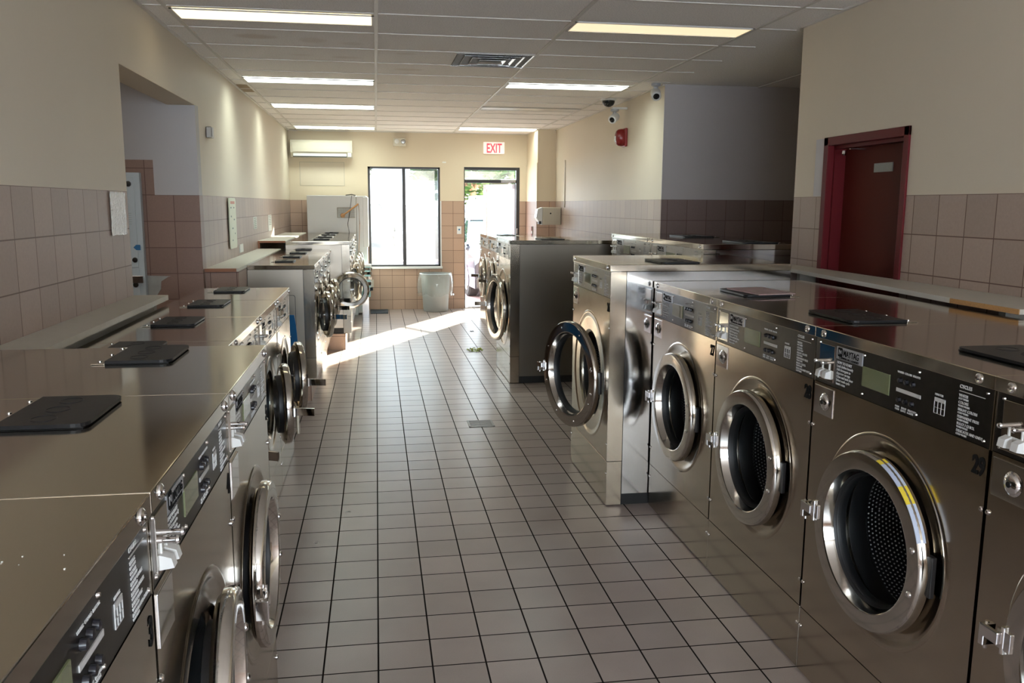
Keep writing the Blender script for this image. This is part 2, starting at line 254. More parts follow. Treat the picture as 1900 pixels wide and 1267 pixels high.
# ------------------------------------------------------------------ geometry helpers
class MB:
    def __init__(s): s.v = []; s.f = []; s.sm = []
    def add(s, vs, fs, smooth=False, mtx=None):
        o = len(s.v); s.v += [tuple(mtx @ Vector(p)) if mtx else tuple(p) for p in vs]
        s.f += [tuple(i+o for i in f) for f in fs]; s.sm += [smooth]*len(fs); return s
    def box(s, x0, x1, y0, y1, z0, z1, b=0, mtx=None):
        if b <= 0:
            vs = [(x, y, z) for z in (z0, z1) for y in (y0, y1) for x in (x0, x1)]
            return s.add(vs, [(0, 2, 3, 1), (4, 5, 7, 6), (0, 1, 5, 4), (2, 6, 7, 3), (0, 4, 6, 2), (1, 3, 7, 5)], False, mtx)
        bm = bmesh.new(); bmesh.ops.create_cube(bm, size=1)
        for v in bm.verts: v.co = Vector(((x0+x1)/2+v.co.x*(x1-x0), (y0+y1)/2+v.co.y*(y1-y0), (z0+z1)/2+v.co.z*(z1-z0)))
        bmesh.ops.bevel(bm, geom=bm.edges[:], offset=b, segments=2, profile=.5, affect='EDGES')
        bm.verts.index_update(); s.add([v.co.copy() for v in bm.verts], [[v.index for v in f.verts] for f in bm.faces], False, mtx); bm.free(); return s
    def lathe(s, prof, n=48, axis='z', c=(0, 0, 0), smooth=True, mtx=None, caps=False, sx=1, sy=1):
        # prof: (r, h); axis z -> h up; axis y -> h along -y (outwards from a front face)
        vs = []; fs = []
        for (r, h) in prof:
            for i in range(n):
                a = 2*pi*i/n
                if axis == 'z': p = (c[0]+r*cos(a)*sx, c[1]+r*sin(a)*sy, c[2]+h)
                elif axis == 'y': p = (c[0]+r*cos(a)*sx, c[1]-h, c[2]+r*sin(a)*sy)
                else: p = (c[0]+h, c[1]+r*cos(a)*sx, c[2]+r*sin(a)*sy)
                vs.append(p)
        for j in range(len(prof)-1):
            for i in range(n):
                k = (i+1) % n; fs.append((j*n+i, j*n+k, (j+1)*n+k, (j+1)*n+i))
        if caps: fs += [tuple(range(n))[::-1], tuple((len(prof)-1)*n+i for i in range(n))]
        return s.add(vs, fs, smooth, mtx)
    def cyl(s, a, b, r, n=16, r2=None, smooth=True, mtx=None):
        a, b = Vector(a), Vector(b); d = (b-a).normalized(); q = d.to_track_quat('Z', 'Y').to_matrix(); r2 = r if r2 is None else r2
        vs = [a+q @ Vector((r*cos(2*pi*i/n), r*sin(2*pi*i/n), 0)) for i in range(n)]+[b+q @ Vector((r2*cos(2*pi*i/n), r2*sin(2*pi*i/n), 0)) for i in range(n)]
        s.add(vs, [(i, (i+1) % n, n+(i+1) % n, n+i) for i in range(n)], smooth, mtx)
        s.add(vs, [tuple(range(n))[::-1], tuple(range(n, 2*n))], False, mtx); return s
    def tube(s, pts, r, n=10, mtx=None):
        pts = [Vector(p) for p in pts]; vs = []; fs = []
        for i, p in enumerate(pts):
            d = (pts[min(i+1, len(pts)-1)]-pts[max(i-1, 0)]).normalized(); q = d.to_track_quat('Z', 'Y').to_matrix()
            vs += [p+q @ Vector((r*cos(2*pi*k/n), r*sin(2*pi*k/n), 0)) for k in range(n)]
        for i in range(len(pts)-1):
            for k in range(n): fs.append((i*n+k, i*n+(k+1) % n, (i+1)*n+(k+1) % n, (i+1)*n+k))
        return s.add(vs, fs, True, mtx)
    def prism(s, pts, a0, a1, axis='y', smooth=False, mtx=None):
        # pts 2D polygon; axis: extrusion axis; other two in order (x,z) for y, (y,z) for x, (x,y) for z
        n = len(pts); mk = {'y': lambda p, t: (p[0], t, p[1]), 'x': lambda p, t: (t, p[0], p[1]), 'z': lambda p, t: (p[0], p[1], t)}[axis]
        vs = [mk(p, a0) for p in pts]+[mk(p, a1) for p in pts]
        return s.add(vs, [tuple(range(n)), tuple(range(2*n-1, n-1, -1))]+[(i, n+i, n+(i+1) % n, (i+1) % n) for i in range(n)], smooth, mtx)
    def mesh(s, name, mat):
        me = bpy.data.meshes.new(name); me.from_pydata(s.v, [], s.f); me.polygons.foreach_set('use_smooth', s.sm); me.materials.append(MAT[mat])
        bm = bmesh.new(); bm.from_mesh(me); bmesh.ops.recalc_face_normals(bm, faces=bm.faces); bm.to_mesh(me); bm.free(); me.set_sharp_from_angle(angle=RAD(32)); me.polygons.foreach_set('use_smooth', s.sm); me.update(); return me
def link(name, me, parent=None):
    o = bpy.data.objects.new(name, me); COL.objects.link(o); o.parent = parent; return o
def part(name, mb, mat, parent): return link(name, mb.mesh(name, mat), parent)
def tag(o, label, cat, group=None):
    o['label'] = label; o['category'] = cat
    if group: o['group'] = group
    return o
def thing(name, label, cat, loc=(0, 0, 0), rz=0, group=None):
    o = link(name, None); o.location = loc; o.rotation_euler = (0, 0, rz); o.empty_display_size = .1; return tag(o, label, cat, group)
def single(name, mb, mat, label, cat, group=None): return tag(link(name, mb.mesh(name, mat)), label, cat, group)
def struct(name, mb, mat, parent=None):
    o = link(name, mb.mesh(name, mat), parent)
    if parent is None: o['kind'] = 'structure'
    return o
def copy_tree(o, parent=None):
    c = o.copy(); COL.objects.link(c); c.parent = parent
    for ch in list(o.children): copy_tree(ch, c)
    return c
def text_mb(txt, size, depth=.0006, align='LEFT', bold=0, sx=1, spacing=1.0, mtx=None, line=1.0):
    cu = bpy.data.curves.new('t', 'FONT'); cu.body = txt; cu.size = size; cu.extrude = depth; cu.align_x = align; cu.offset = bold; cu.space_character = spacing; cu.space_line = line; cu.resolution_u = 3
    ob = bpy.data.objects.new('t', cu); COL.objects.link(ob); dg = bpy.context.evaluated_depsgraph_get(); me = bpy.data.meshes.new_from_object(ob.evaluated_get(dg))
    vs = [(v.co.x*sx, v.co.y, v.co.z) for v in me.vertices]; fs = [tuple(p.vertices) for p in me.polygons]
    bpy.data.objects.remove(ob); bpy.data.curves.remove(cu); bpy.data.meshes.remove(me)
    mb = MB(); mb.add(vs, fs, False, mtx); return mb
def upright(x, y, z):   # places text flat on a front face that looks towards local -y
    return Matrix.Translation((x, y, z)) @ Matrix.Rotation(pi/2, 4, 'X')
def rounded(x0, x1, y0, y1, r, n=5, corners=(1, 1, 1, 1)):
    out = []
    for (cx, cy, a, k) in ((x1-r, y1-r, 0, corners[0]), (x0+r, y1-r, pi/2, corners[1]), (x0+r, y0+r, pi, corners[2]), (x1-r, y0+r, 1.5*pi, corners[3])):
        if k: out += [(cx+r*cos(a+i*pi/2/n), cy+r*sin(a+i*pi/2/n)) for i in range(n+1)]
        else: out.append((cx+(r if cos(a+pi/4) > 0 else -r), cy+(r if sin(a+pi/4) > 0 else -r)))
    return out

# ------------------------------------------------------------------ large structure
HC = 2.841; XL, XR, YF, YB = -1.34, 2.737, 14.0, -3.2
struct('floor', MB().box(-2.9, 4.6, YB, 14.06, -.1, 0), 'floor_tile')
struct('ceiling', MB().box(-2.9, 4.6, YB, 14.2, HC, HC+.1), 'acoustic_tile')
OY0, OY1, OZ = 4.98, 6.93, 2.435       # opening in the left wall
wl = MB(); wl.box(XL-.2, XL, YB, OY0, 0, HC); wl.box(XL-.2, XL, 7.05, YF, 0, HC); wl.box(XL-.2, XL, OY0, 7.05, OZ, HC)
struct('wall_left', wl, 'wall_y')
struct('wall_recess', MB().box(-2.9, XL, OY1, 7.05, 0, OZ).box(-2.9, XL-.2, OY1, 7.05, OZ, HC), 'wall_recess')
struct('wall_corridor', MB().box(-2.95, -2.75, YB, 7.05, 0, HC), 'wall_y')
struct('wall_knee', MB().box(XL, -1.085, 7.0, 7.42, 0, 1.165), 'wall_plain_tile')
DY0, DY1, DZ = 4.13, 4.986, 2.115       # red door in the right wall
wr = MB(); wr.box(XR, XR+.14, YB, DY0, 0, HC); wr.box(XR, XR+.14, DY1, 5.355, 0, HC); wr.box(XR, XR+.14, DY0, DY1, DZ, HC)
wr.box(XR, XR+.14, 8.05, YF, 0, HC)
struct('wall_right', wr, 'wall_y')
struct('wall_niche', MB().box(XR+.0005, 4.6, 8.042, 8.2, 0, HC), 'wall_niche')
struct('wall_niche_near', MB().box(XR+.14, 4.6, 5.2, 5.355, 0, HC), 'wall_niche')
struct('wall_niche_side', MB().box(4.5, 4.6, 5.355, 8.05, 0, HC), 'wall_y')
struct('wall_column', MB().box(2.455, XR, 13.05, YF, 0, HC), 'wall_x')
WX0, WX1, WZ0, WZ1 = -.12, 1.03, .70, 2.295; EX0, EX1, EZ = 1.421, 2.335, 2.305
wf = MB(); T0, T1 = YF, YF+.2
wf.box(XL-.2, WX0, T0, T1, 0, HC); wf.box(WX0, WX1, T0, T1, 0, WZ0); wf.box(WX0, WX1, T0, T1, WZ1, HC); wf.box(WX1, EX0, T0, T1, 0, HC); wf.box(EX0, EX1, T0, T1, EZ, HC); wf.box(EX1, 2.9, T0, T1, 0, HC)
struct('wall_far', wf, 'wall_x')
struct('wall_back', MB().box(-2.9, -1.2, YB-.1, YB, 0, HC).box(2.5, 4.6, YB-.1, YB, 0, HC).box(-1.2, 2.5, YB-.1, YB, 0, .6).box(-1.2, 2.5, YB-.1, YB, 2.6, HC), 'wall_x')
w2 = struct('window_2', MB(), 'dark_frame'); part('window_frame', MB().box(-1.2, 2.5, YB-.08, YB-.02, .6, .64).box(-1.2, 2.5, YB-.08, YB-.02, 2.56, 2.6).box(-1.2, -1.16, YB-.08, YB-.02, .6, 2.6).box(2.46, 2.5, YB-.08, YB-.02, .6, 2.6).box(.63, .67, YB-.08, YB-.02, .6, 2.6), 'dark_frame', w2)
# ceiling grid bars
tb = MB(); zt = HC-.004
for i in range(-1, 4): x = .0227+1.22*i; tb.box(x-.012, x+.012, YB, YF, zt-.004, HC-.0005)
for i in range(-14, 14):
    y = 5.464+.61*i
    if y < YF: tb.box(-1.3395, XR, y-.009, y+.009, zt-.002, HC-.0007)
tb.box(XL, XL+.02, YB, YF, zt-.008, HC-.0004); tb.box(XR-.02, XR, YB, 5.36, zt-.008, HC-.0004); tb.box(XR-.02, XR, 8.05, 13.05, zt-.008, HC-.0004); tb.box(XL, 2.455, YF-.02, YF, zt-.008, HC-.0004)
struct('trim_1', tb, 'ceiling_grid')

# ------------------------------------------------------------------ window, entrance door, red door
w = struct('window_1', MB(), 'dark_frame'); 
fr = MB(); y0, y1 = YF+.01, YF+.09
fr.box(WX0, WX1, y0, y1, WZ1-.03, WZ1); fr.box(WX0, WX1, y0, y1, WZ0, WZ0+.03); fr.box(WX0, WX0+.035, y0, y1, WZ0, WZ1); fr.box(WX1-.03, WX1, y0, y1, WZ0, WZ1); fr.box(.425, .475, y0-.01, y1, WZ0, WZ1)
part('window_frame', fr, 'dark_frame', w)
part('pane', MB().box(WX0+.03, .43, YF+.045, YF+.05, WZ0+.02, WZ1-.02), 'pane_dirty', w); part('pane', MB().box(.47, WX1-.03, YF+.045, YF+.05, WZ0+.02, WZ1-.02), 'pane_dirty', w)
part('window_sill', MB().box(WX0-.015, WX1+.03, YF-.03, YF+.02, WZ0-.035, WZ0+.002, .004), 'white_plastic', w)
part('window_reveal', MB().box(WX1, WX1+.018, YF-.006, YF+.09, WZ0, 1.76), 'white_plastic', w)
d = struct('door_1', MB(), 'dark_frame')
df = MB(); df.box(EX0, EX1, YF, YF+.1, EZ-.045, EZ); df.box(EX0, EX1, YF, YF+.1, 2.055, 2.105); df.box(EX0, EX0+.012, YF-.004, YF+.1, 0, EZ); df.box(EX1-.055, EX1, YF-.004, YF+.1, 0, EZ)
part('door_frame', df, 'dark_frame', d)
part('transom_pane', MB().box(EX0+.01, EX1-.05, YF+.05, YF+.055, 2.1, EZ-.04), 'pane_door', d)
part('threshold', MB().box(EX0, EX1, YF-.01, YF+.16, 0, .012), 'steel_top', d)
LW = .85; leafm = Matrix.Translation((EX1-.06, YF+.10, 0)) @ Matrix.Rotation(RAD(-59), 4, 'Z')
lf = MB()
for bx in ((-LW, 0, 1.965, 2.045), (-LW, 0, .02, .25), (-LW, -LW+.07, .02, 2.045), (-.07, 0, .02, 2.045)): lf.box(bx[0], bx[1], 0, .045, bx[2], bx[3], mtx=leafm)
leaf = part('door_leaf', lf, 'door_leaf_frame', d)
part('pane', MB().box(-LW+.07, -.07, .02, .026, .25, 1.965, mtx=leafm), 'pane_door', leaf)
part('push_bar', MB().box(-LW+.05, -.05, -.05, -.02, .98, 1.03, .006, mtx=leafm), 'screw_steel', leaf)
part('door_closer', MB().box(2.02, 2.26, YF-.05, YF, 2.06, 2.115, .008), 'screw_steel', d)
part('closer_arm', MB().box(0, .34, -.01, .01, 2.045, 2.058, mtx=Matrix.Translation((2.17, YF-.01, 0)) @ Matrix.Rotation(RAD(150), 4, 'Z')).cyl((2.17, YF-.02, 2.03), (2.17, YF-.02, 2.06), .012), 'screw_steel', d)
part('strike_plate', MB().box(EX1-.058, EX1-.03, YF-.008, YF-.004, 1.2, 1.32), 'screw_steel', d)
rd = struct('door_2', MB(), 'red_paint')
rf = MB(); X0, X1 = XR-.012, XR+.12
rf.box(X0, X1, DY0, DY0+.045, 0, DZ, .003); rf.box(X0, X1, DY1-.05, DY1, 0, DZ, .003); rf.box(X0, X1, DY0, DY1, DZ-.05, DZ, .003)
rf.box(XR+.03, X1, DY0+.045, DY0+.06, 0, DZ-.05); rf.box(XR+.03, X1, DY1-.065, DY1-.05, 0, DZ-.05); rf.box(XR+.03, X1, DY0+.045, DY1-.05, DZ-.07, DZ-.05)
part('door_frame', rf, 'red_paint', rd)
part('door_leaf', MB().box(XR+.10, XR+.138, DY0+.045, DY1-.05, .01, DZ-.05), 'red_door', rd)
part('kick_plate', MB().box(XR+.094, XR+.10, 4.42, 4.60, 1.895, 1.945), 'grey_plate', rd)['label'] = 'small grey plate near the top of the door'
part('catch', MB().lathe([(0, .03), (.012, .028), (.014, .01), (.006, 0)], 16, c=(XR+.02, 4.80, 2.0)).box(XR+.0, XR+.09, 4.70, 4.71, 2.03, 2.036), 'chrome', rd)
struct('trim_2', MB().box(XR-.004, XR, DY1+.002, 5.095, 1.762, 2.112), 'return_lit_tint')  # differently lit wall return: its light is put into the plate's colour
# corridor side of the left opening
struct('trim_3', MB().box(XL-.2, XL+.001, OY0, OY1, OZ-.004, OZ), 'paint_cream')

# ------------------------------------------------------------------ washing machines
def front_plate(W, z0, z1, zc, RE, RH):
    n = 96; mb = MB(); hw = W/2; rings = []
    def rect(a):
        c, s = cos(a), sin(a); t = 1e9
        if abs(c) > 1e-9: t = min(t, hw/abs(c))
        if s > 1e-9: t = min(t, (z1-zc)/s)
        if s < -1e-9: t = min(t, (zc-z0)/-s)
        return (t*c, 0, zc+t*s)
    ang = [2*pi*i/n for i in range(n)]
    for tgt in ((hw, z1), (-hw, z1), (-hw, z0), (hw, z0)):     # snap corners
        a = math.atan2(tgt[1]-zc, tgt[0]) % (2*pi); k = min(range(n), key=lambda i: abs(ang[i]-a)); ang[k] = a
    rings.append([rect(a) for a in ang])
    for r, d in ((RE, 0), (RE-.003, .002), (RE-.008, .003), (RE-.018, .002), (RE-.028, -.002), (RE*.88, -.004), (RH+.02, -.005), (RH+.005, -.016), (RH, -.03), (RH, -.06)):
        rings.append([(r*cos(a), -d if d > 0 else -d, zc+r*sin(a)) for a in ang])
    vs = [p for r in rings for p in r]; fs = []
    for j in range(len(rings)-1):
        for i in range(n): k = (i+1) % n; fs.append((j*n+i, j*n+k, (j+1)*n+k, (j+1)*n+i))
    mb.add(vs, fs[:n], False); o = len(mb.v)
    mb.add(vs, fs[n:], True)
    return mb
TEXTS = {}
def machine_parts(P):
    """one prototype: W H D width, height, depth; z0 height of its underside; panel material; door radius scale"""
    W_, H, D = P['W'], P['H'], P['D']; kz = H/1.287; kw = min(W_/.88, kz*1.04); g = P.get('sm', .002)
    hw = W_/2-g; lip = H-.037; pb = H-.196*kz**.5 if P.get('pb') is None else P['pb']; seam = .247*kz; zc = .683*kz; zc = P.get('zc', zc); RE = P.get('re', .33*kw*P.get('rk', 1)); RD = .275*kw*P.get('rk', 1); RI = .217*kw*P.get('rk', 1)
    root = link('washing_machine', None); root.empty_display_size = .1
    # cabinet
    cbx = MB()
    cbx.box(-hw+.002, -hw+.012, .092, D, .07, lip-.002).box(hw-.012, hw-.002, .092, D, .07, lip-.002).box(-hw+.012, hw-.012, D-.01, D, .07, lip-.002).box(-hw+.012, hw-.012, .092, D-.01, .07, .09).box(-hw+.012, hw-.012, .092, D-.01, lip-.012, lip-.002)
    part('cabinet', cbx, P.get('side', 'steel_side'), root)
    part('kick_base', MB().box(-hw+.02, hw-.02, .05, D-.02, 0, .09), 'kick_black', root)
    q0 = min(hw-.03, RI+.045)
    part('front_core', MB().box(-hw+.006, -q0, .062, .094, .02, lip-.004).box(q0, hw-.006, .062, .094, .02, lip-.004).box(-q0, q0, .062, .094, .02, zc-q0).box(-q0, q0, .062, .094, min(zc+q0, pb), lip-.004), 'kick_black', root)
    fp = front_plate(2*hw, seam+.0015, pb-.002, zc, RE, RI*.98)
    # folded side flanges behind the front panel
    fp.box(-hw, -hw+.004, 0, .088, seam+.0015, lip-.002).box(hw-.004, hw, 0, .088, seam+.0015, lip-.002)
    part('front_panel', fp, 'steel_front', root)
    part('lower_panel', MB().box(-hw, hw, 0, .088, .006, seam-.0015, .0015), 'steel_front', root)
    lid = MB().box(-W_/2+.0008, W_/2-.0008, -.006, D, lip, H, .0022); top = part('top_panel', lid, 'steel_top', root)
    for sx in (-1, 1):
        part('screw', MB().lathe([(0, .007), (.004, .0075), (.0045, .004), (.009, .006), (.013, .003), (.0135, 0)], 20, 'y', (sx*(hw-.055), -.006, H-.018)), 'chrome', top)
    cp = part('control_panel', MB().box(-hw+.002, hw-.002, .0012, .06, pb, lip-.001), P['panel'], root)
    mid = (lip+pb)/2; ph = lip-pb; u = 2*hw
    X = lambda t: -hw+t*u
    scm = MB().lathe([(0, .0045), (.003, .004), (.0048, 0)], 12, 'y').mesh('screw', 'screw_steel')
    for t in (.03, .34, .655, .97):
        for z in (lip-.014, pb+.014): link('screw', scm, cp).location = (X(t), .001, z)
    cs = part('coin_slide', MB().box(X(.035), X(.145), -.003, .003, mid-.42*ph, mid+.40*ph, .001), 'steel_ring', root)
    for t in (.065, .115):
        pins = MB(); tabs = MB()
        pins.cyl((X(t), 0, mid+.02*ph), (X(t), -.03, mid+.02*ph), .0055, 12).lathe([(0, .036), (.006, .034), (.0075, .03), (.005, .028)], 12, 'y', (X(t), 0, mid+.02*ph))
        tabs.prism([(-.002, mid-.36*ph), (-.026, mid-.33*ph), (-.022, mid-.20*ph), (-.002, mid-.15*ph)], X(t)-.011, X(t)+.011, 'x')
        tabs.box(X(t)-.002, X(t)+.002, -.006, -.002, mid-.2*ph, mid)
        part('coin_pin', pins, 'chrome', cs); part('coin_tab', tabs, 'white_plastic', cs)
    np_ = part('name_plate', MB().box(X(.155), X(.33), -.0015, .002, mid+.16*ph, mid+.43*ph), 'label_silver', root)
    lz = mid+.27*ph
    lg = MB().prism(rounded(X(.165), X(.165)+.028, lz-.008, lz+.022, .005), -.0022, -.0012, 'y')
    part('logo', lg, 'number_ink', np_)
    part('logo_mark', MB().prism([(X(.165)+.006, lz-.001), (X(.165)+.010, lz-.001), (X(.165)+.010, lz+.010), (X(.165)+.018, lz+.002), (X(.165)+.022, lz+.002), (X(.165)+.022, lz+.014), (X(.165)+.018, lz+.014), (X(.165)+.018, lz+.007), (X(.165)+.010, lz+.015), (X(.165)+.006, lz+.015)], -.0028, -.002, 'y'), 'label_silver', np_)
    key = ('mt', round(W_, 3))
    part('lettering', text_mb('MAYTAG', .029*kw, align='LEFT', bold=.0004, sx=.78, mtx=upright(X(.165)+.033, -.002, lz-.003)), 'number_ink', np_)
    part('lettering', text_mb('COMMERCIAL LAUNDRY', .0105*kw, sx=1, mtx=upright(X(.175), -.002, mid+.175*ph)), 'number_ink', np_)
    ins = text_mb('\n'.join(['HOW TO START', 'Load clothes loosely', 'Add detergent to', 'dispenser on top', 'Close and latch door', 'Select wash cycle', 'Insert coins']), .0125*kw, sx=.95, line=.95, mtx=upright(X(.16), 0, mid+.055*ph))
    part('instructions', ins, 'label_print', cp)
    part('display', MB().box(X(.335), X(.50), -.002, .002, mid-.24*ph, mid+.18*ph, .0008), 'lcd', cp)
    bt = MB().lathe([(0, .009), (.007, .008), (.0085, 0)], 12, 'y').mesh('button', 'button_black')
    for r in (0, 1):
        for c in range(3): link('button', bt, cp).location = (X(.56)+c*.030*kw, .001, mid+(.14 if r == 0 else -.24)*ph)
    part('title_bar', MB().box(X(.54), X(.67), -.0006, .0015, mid-.09*ph, mid-.02*ph), 'label_print', cp); lb = MB(); lb.box(X(.74), X(.79), -.0006, .0015, mid-.02*ph, mid+.05*ph)
    for k in range(4): lb.box(X(.74)+k*(X(.79)-X(.74))/3-.0004, X(.74)+k*(X(.79)-X(.74))/3+.0004, -.0005, .0015, mid-.24*ph, mid-.02*ph)
    for z in (-.24, -.13): lb.box(X(.74), X(.79), -.0005, .0015, mid+z*ph-.0004, mid+z*ph+.0004)
    a = text_mb('WHITES  COLORS  BRIGHTS', .0085*kw, sx=1, mtx=upright(X(.54), 0, mid+.28*ph)); b = text_mb('PERM     BULKY   DELICATES\nPRESS   QUICK   & KNITS', .008*kw, sx=1, line=.95, mtx=upright(X(.54), 0, mid-.40*ph)); c_ = text_mb('MINUTES', .0085*kw, sx=1, mtx=upright(X(.74), 0, mid+.09*ph))
    part('minutes_chart', lb, 'label_print', cp)
    for q in (a, b, c_): part('lettering', q, 'label_print', cp)
    cy = text_mb('CYCLES', .0135*kw, bold=.0003, mtx=upright(X(.85), 0, mid+.36*ph)); cy.box(X(.85), X(.96), -.0005, .0015, mid+.30*ph, mid+.31*ph)
    for i, (p, q) in enumerate((('WHITES', 'HOT WASH'), ('COLORS', 'WARM WASH'), ('BRIGHT COLORS', 'COLD WASH'), ('PERMANENT PRESS', 'WARM WASH'), ('BULKY / QUICK', 'WARM WASH'), ('DELICATES AND KNITS', 'COLD WASH'))):
        z = mid+(.21-.125*i)*ph
        for t_, s_, dz in ((p, .0105, 0), (q, .0075, -.052*ph)):
            e = text_mb(t_, s_*kw, sx=.92, mtx=upright(X(.85), 0, z+dz)); cy.add(e.v, e.f)
    part('cycle_list', cy, 'label_print', cp)
    # lock plate below the panel
    lx0, lx1 = X(.015), X(.155); lz1 = pb-.012; lz0 = lz1-.098*kz
    lk = part('lock_plate', MB().box(lx0, lx1, -.0035, .002, lz0, lz1, .0015), 'chrome', root)
    lxm = (lx0+lx1)/2+.012; lzm = (lz0+lz1)/2
    if not P.get('nolock'): part('lock', MB().lathe([(0, .016), (.008, .016), (.010, .0155), (.020, .014), (.023, .012), (.026, .006), (.031, .004)], 24, 'y', (lxm, 0, lzm)), 'chrome', lk)
    if not P.get('nolock'): part('keyhole', MB().lathe([(0, .0175), (.008, .0175), (.008, .015)], 16, 'y', (lxm, 0, lzm)), 'black_gloss', lk)
    if P.get('num'):
        part('number', text_mb(P['num'], .066, align='RIGHT', bold=.0022, sx=.72, mtx=upright(hw-.012, -.0012, pb-.075)), 'number_ink', root)
    es = MB().lathe([(0, .006), (.005, .0055), (.0072, .003), (.0075, 0)], 12, 'y').mesh('screw', 'screw_steel')
    for z in (seam+.10, seam+.01-.08, lz0-.05):
        for sx in (-1, 1): link('screw', es, root).location = (sx*(hw-.010), .0, z)
    # drum behind the door
    part('gasket', MB().lathe([(RI*.99, -.03), (RI*.975, -.03), (RI*.965, -.04), (RI*.965, -.085), (RI*.99, -.095)], 64, 'y', (0, 0, zc)), 'black_rubber', root)
    dd = min(.32, D-.15)
    dm_ = part('drum', MB().lathe([(RI*.97, -.09), (RI*1.10, -.11), (RI*1.10, -dd+.03), (RI*1.04, -dd)], 64, 'y'), 'drum_wall', root); dm_.location = (0, 0, zc)
    part('drum_back', MB().lathe([(RI*1.04, -dd), (.0005, -dd-.004)], 64, 'y'), 'drum_steel', root).location = (0, 0, zc)
    lf_ = MB()
    for i in range(3):
        a = 2*pi*i/3+.5; lf_.prism([(RI*1.11*cos(a-.13), RI*1.11*sin(a-.13)), (RI*.86*cos(a-.03), RI*.86*sin(a-.03)), (RI*.86*cos(a+.03), RI*.86*sin(a+.03)), (RI*1.11*cos(a+.13), RI*1.11*sin(a+.13))], .14, dd-.01, 'y') if i == 0 else None
    if lf_.v: part('drum_lifter', lf_, 'panel_grey', root).location = (0, 0, zc)
    # soap dispenser lid on the top
    sl = P.get('lid', .16); k = kw; x1, x0 = hw-.035*k, hw-.035*k-.33*k; y0, y1 = sl, sl+.215*k
    pl = MB().prism(rounded(x0, x1, y0, y1, .03, 5, (0, 0, 1, 1)), H+.003, H+.0105, 'z'); pl.box(x0+.006, x1-.006, y0+.008, y1, H+.0005, H+.003)
    sd_ = part('soap_lid', pl, 'lid_plastic', root)
    rg = MB().lathe([(.028*k, .0), (.0285*k, .0012), (.030*k, .0012), (.0305*k, 0)], 28, 'z', sx=1.1).mesh('lid_ring', 'lid_plastic')
    for i in range(3): link('lid_ring', rg, sd_).location = (x0+(.065+.1*i)*k, (y0+y1)/2+.01, H+.0105)
    part('hinge_plate', MB().box(x0-.005, x1+.002, y1, y1+.045*k, H+.0005, H+.004, .001), 'steel_top', sd_)
    hs = MB().lathe([(.006, 0), (.0055, .003), (.0005, .0045)], 12, 'z').mesh('hinge_screw', 'screw_steel')
    for i in range(3): link('hinge_screw', hs, sd_).location = (x0+(.03+.135*i)*k, y1+.024*k, H+.004)
    # door: pivots on the right edge
    piv = RD+.012; dr = link('door', None, root); dr.empty_display_size = .05; dr.location = (piv, -.012, zc)
    c = (-piv, 0, 0); th = P.get('th', .036)
    ring = MB().lathe([(RD-.012, -.004), (RD, .002), (RD+.001, th-.014), (RD-.002, th-.004), (RD-.006, th), (RD-.008, th+.0002), (RI+.006, th+.0004), (RI+.004, th+.0003), (RI, th-.002), (RI-.001, th-.005), (RI-.010, th-.03), (RI-.012, -.002), (RI-.014, -.006), (RI-.014, -.012), (RD-.02, -.012), (RD-.012, -.004)], 96, 'y', c)
    # make the ring the door object itself
    bpy.data.objects.remove(dr); dr = part('door', ring, 'steel_ring', root); dr.location = (piv, -.012, zc)
    cone = MB().lathe([(RI-.012, .004), (RI-.016, -.004), (RI-.017, -.032), (RI-.022, -.034), (RI-.022, -.01), (RI-.019, -.004)], 64, 'y', c)
    part('inner_seal', cone, 'black_rubber', dr)
    gb = MB().lathe([(RI-.021, -.006), (RI-.026, -.05), (RI-.040, -.085), (RI-.065, -.102), (.0005, -.108)], 64, 'y', c)
    part('door_glass', gb, 'door_glass', dr)
    for zz in (.065*kz, -.065*kz): part('hinge_bolt', MB().lathe([(0, th+.007), (.006, th+.0065), (.0095, th+.003), (.010, th)], 16, 'y', (c[0]+(RD+RI)/2*cos(math.asin(zz/((RD+RI)/2))), 0, zz)), 'chrome', dr)
    part('hinge', MB().box(-.03, -.004, -.006, .010, -.06*kz, .06*kz, .003), 'black_rubber', dr)
    xl = c[0]-RD
    hb = MB()
    if P.get('bar'):
        hb.box(xl-.008, xl+.035, -th-.006, -th+.004, -.024, .024, .001).prism([(xl+.012, -th), (xl+.022, -th-.002), (xl-.004, -th-.060), (xl-.026, -th-.105), (xl-.036, -th-.100), (xl-.014, -th-.055)], -.020, .020, 'z')
    else:
        hb.box(xl-.012, xl+.032, -th-.006, -th+.002, -.024, .024, .001).cyl((xl+.008, -th-.004, -.034), (xl+.008, -th-.004, .034), .006, 10).box(xl-.045, xl+.004, -th-.018, -th-.006, -.014, .016, .002)
        hb.box(xl-.057, xl-.040, -th-.018, -th+.018, -.040, .016, .003).cyl((xl-.05, -th+.0, -.05), (xl-.05, -th+.0, .02), .0055, 10)
    part('door_latch', hb, 'chrome', dr)
    if P.get('scr'):
        q = MB().lathe([(0, th+.004), (.004, th+.0035), (.0055, th)], 10, 'y').mesh('screw', 'screw_steel')
        for i in range(8):
            a = i*pi/4+.3; link('screw', q, dr).location = (c[0]+(RD+RI)/2*cos(a), 0, (RD+RI)/2*sin(a))
    dr.rotation_euler = (0, 0, RAD(P.get('open', 0)))
    return root
def place(root, side, x, y0, y1, z0, label, group=None):
    root.location = (x, (y0+y1)/2, z0); root.rotation_euler = (0, 0, -pi/2 if side == 'R' else pi/2)
    tag(root, label, 'washing machine', group); return root
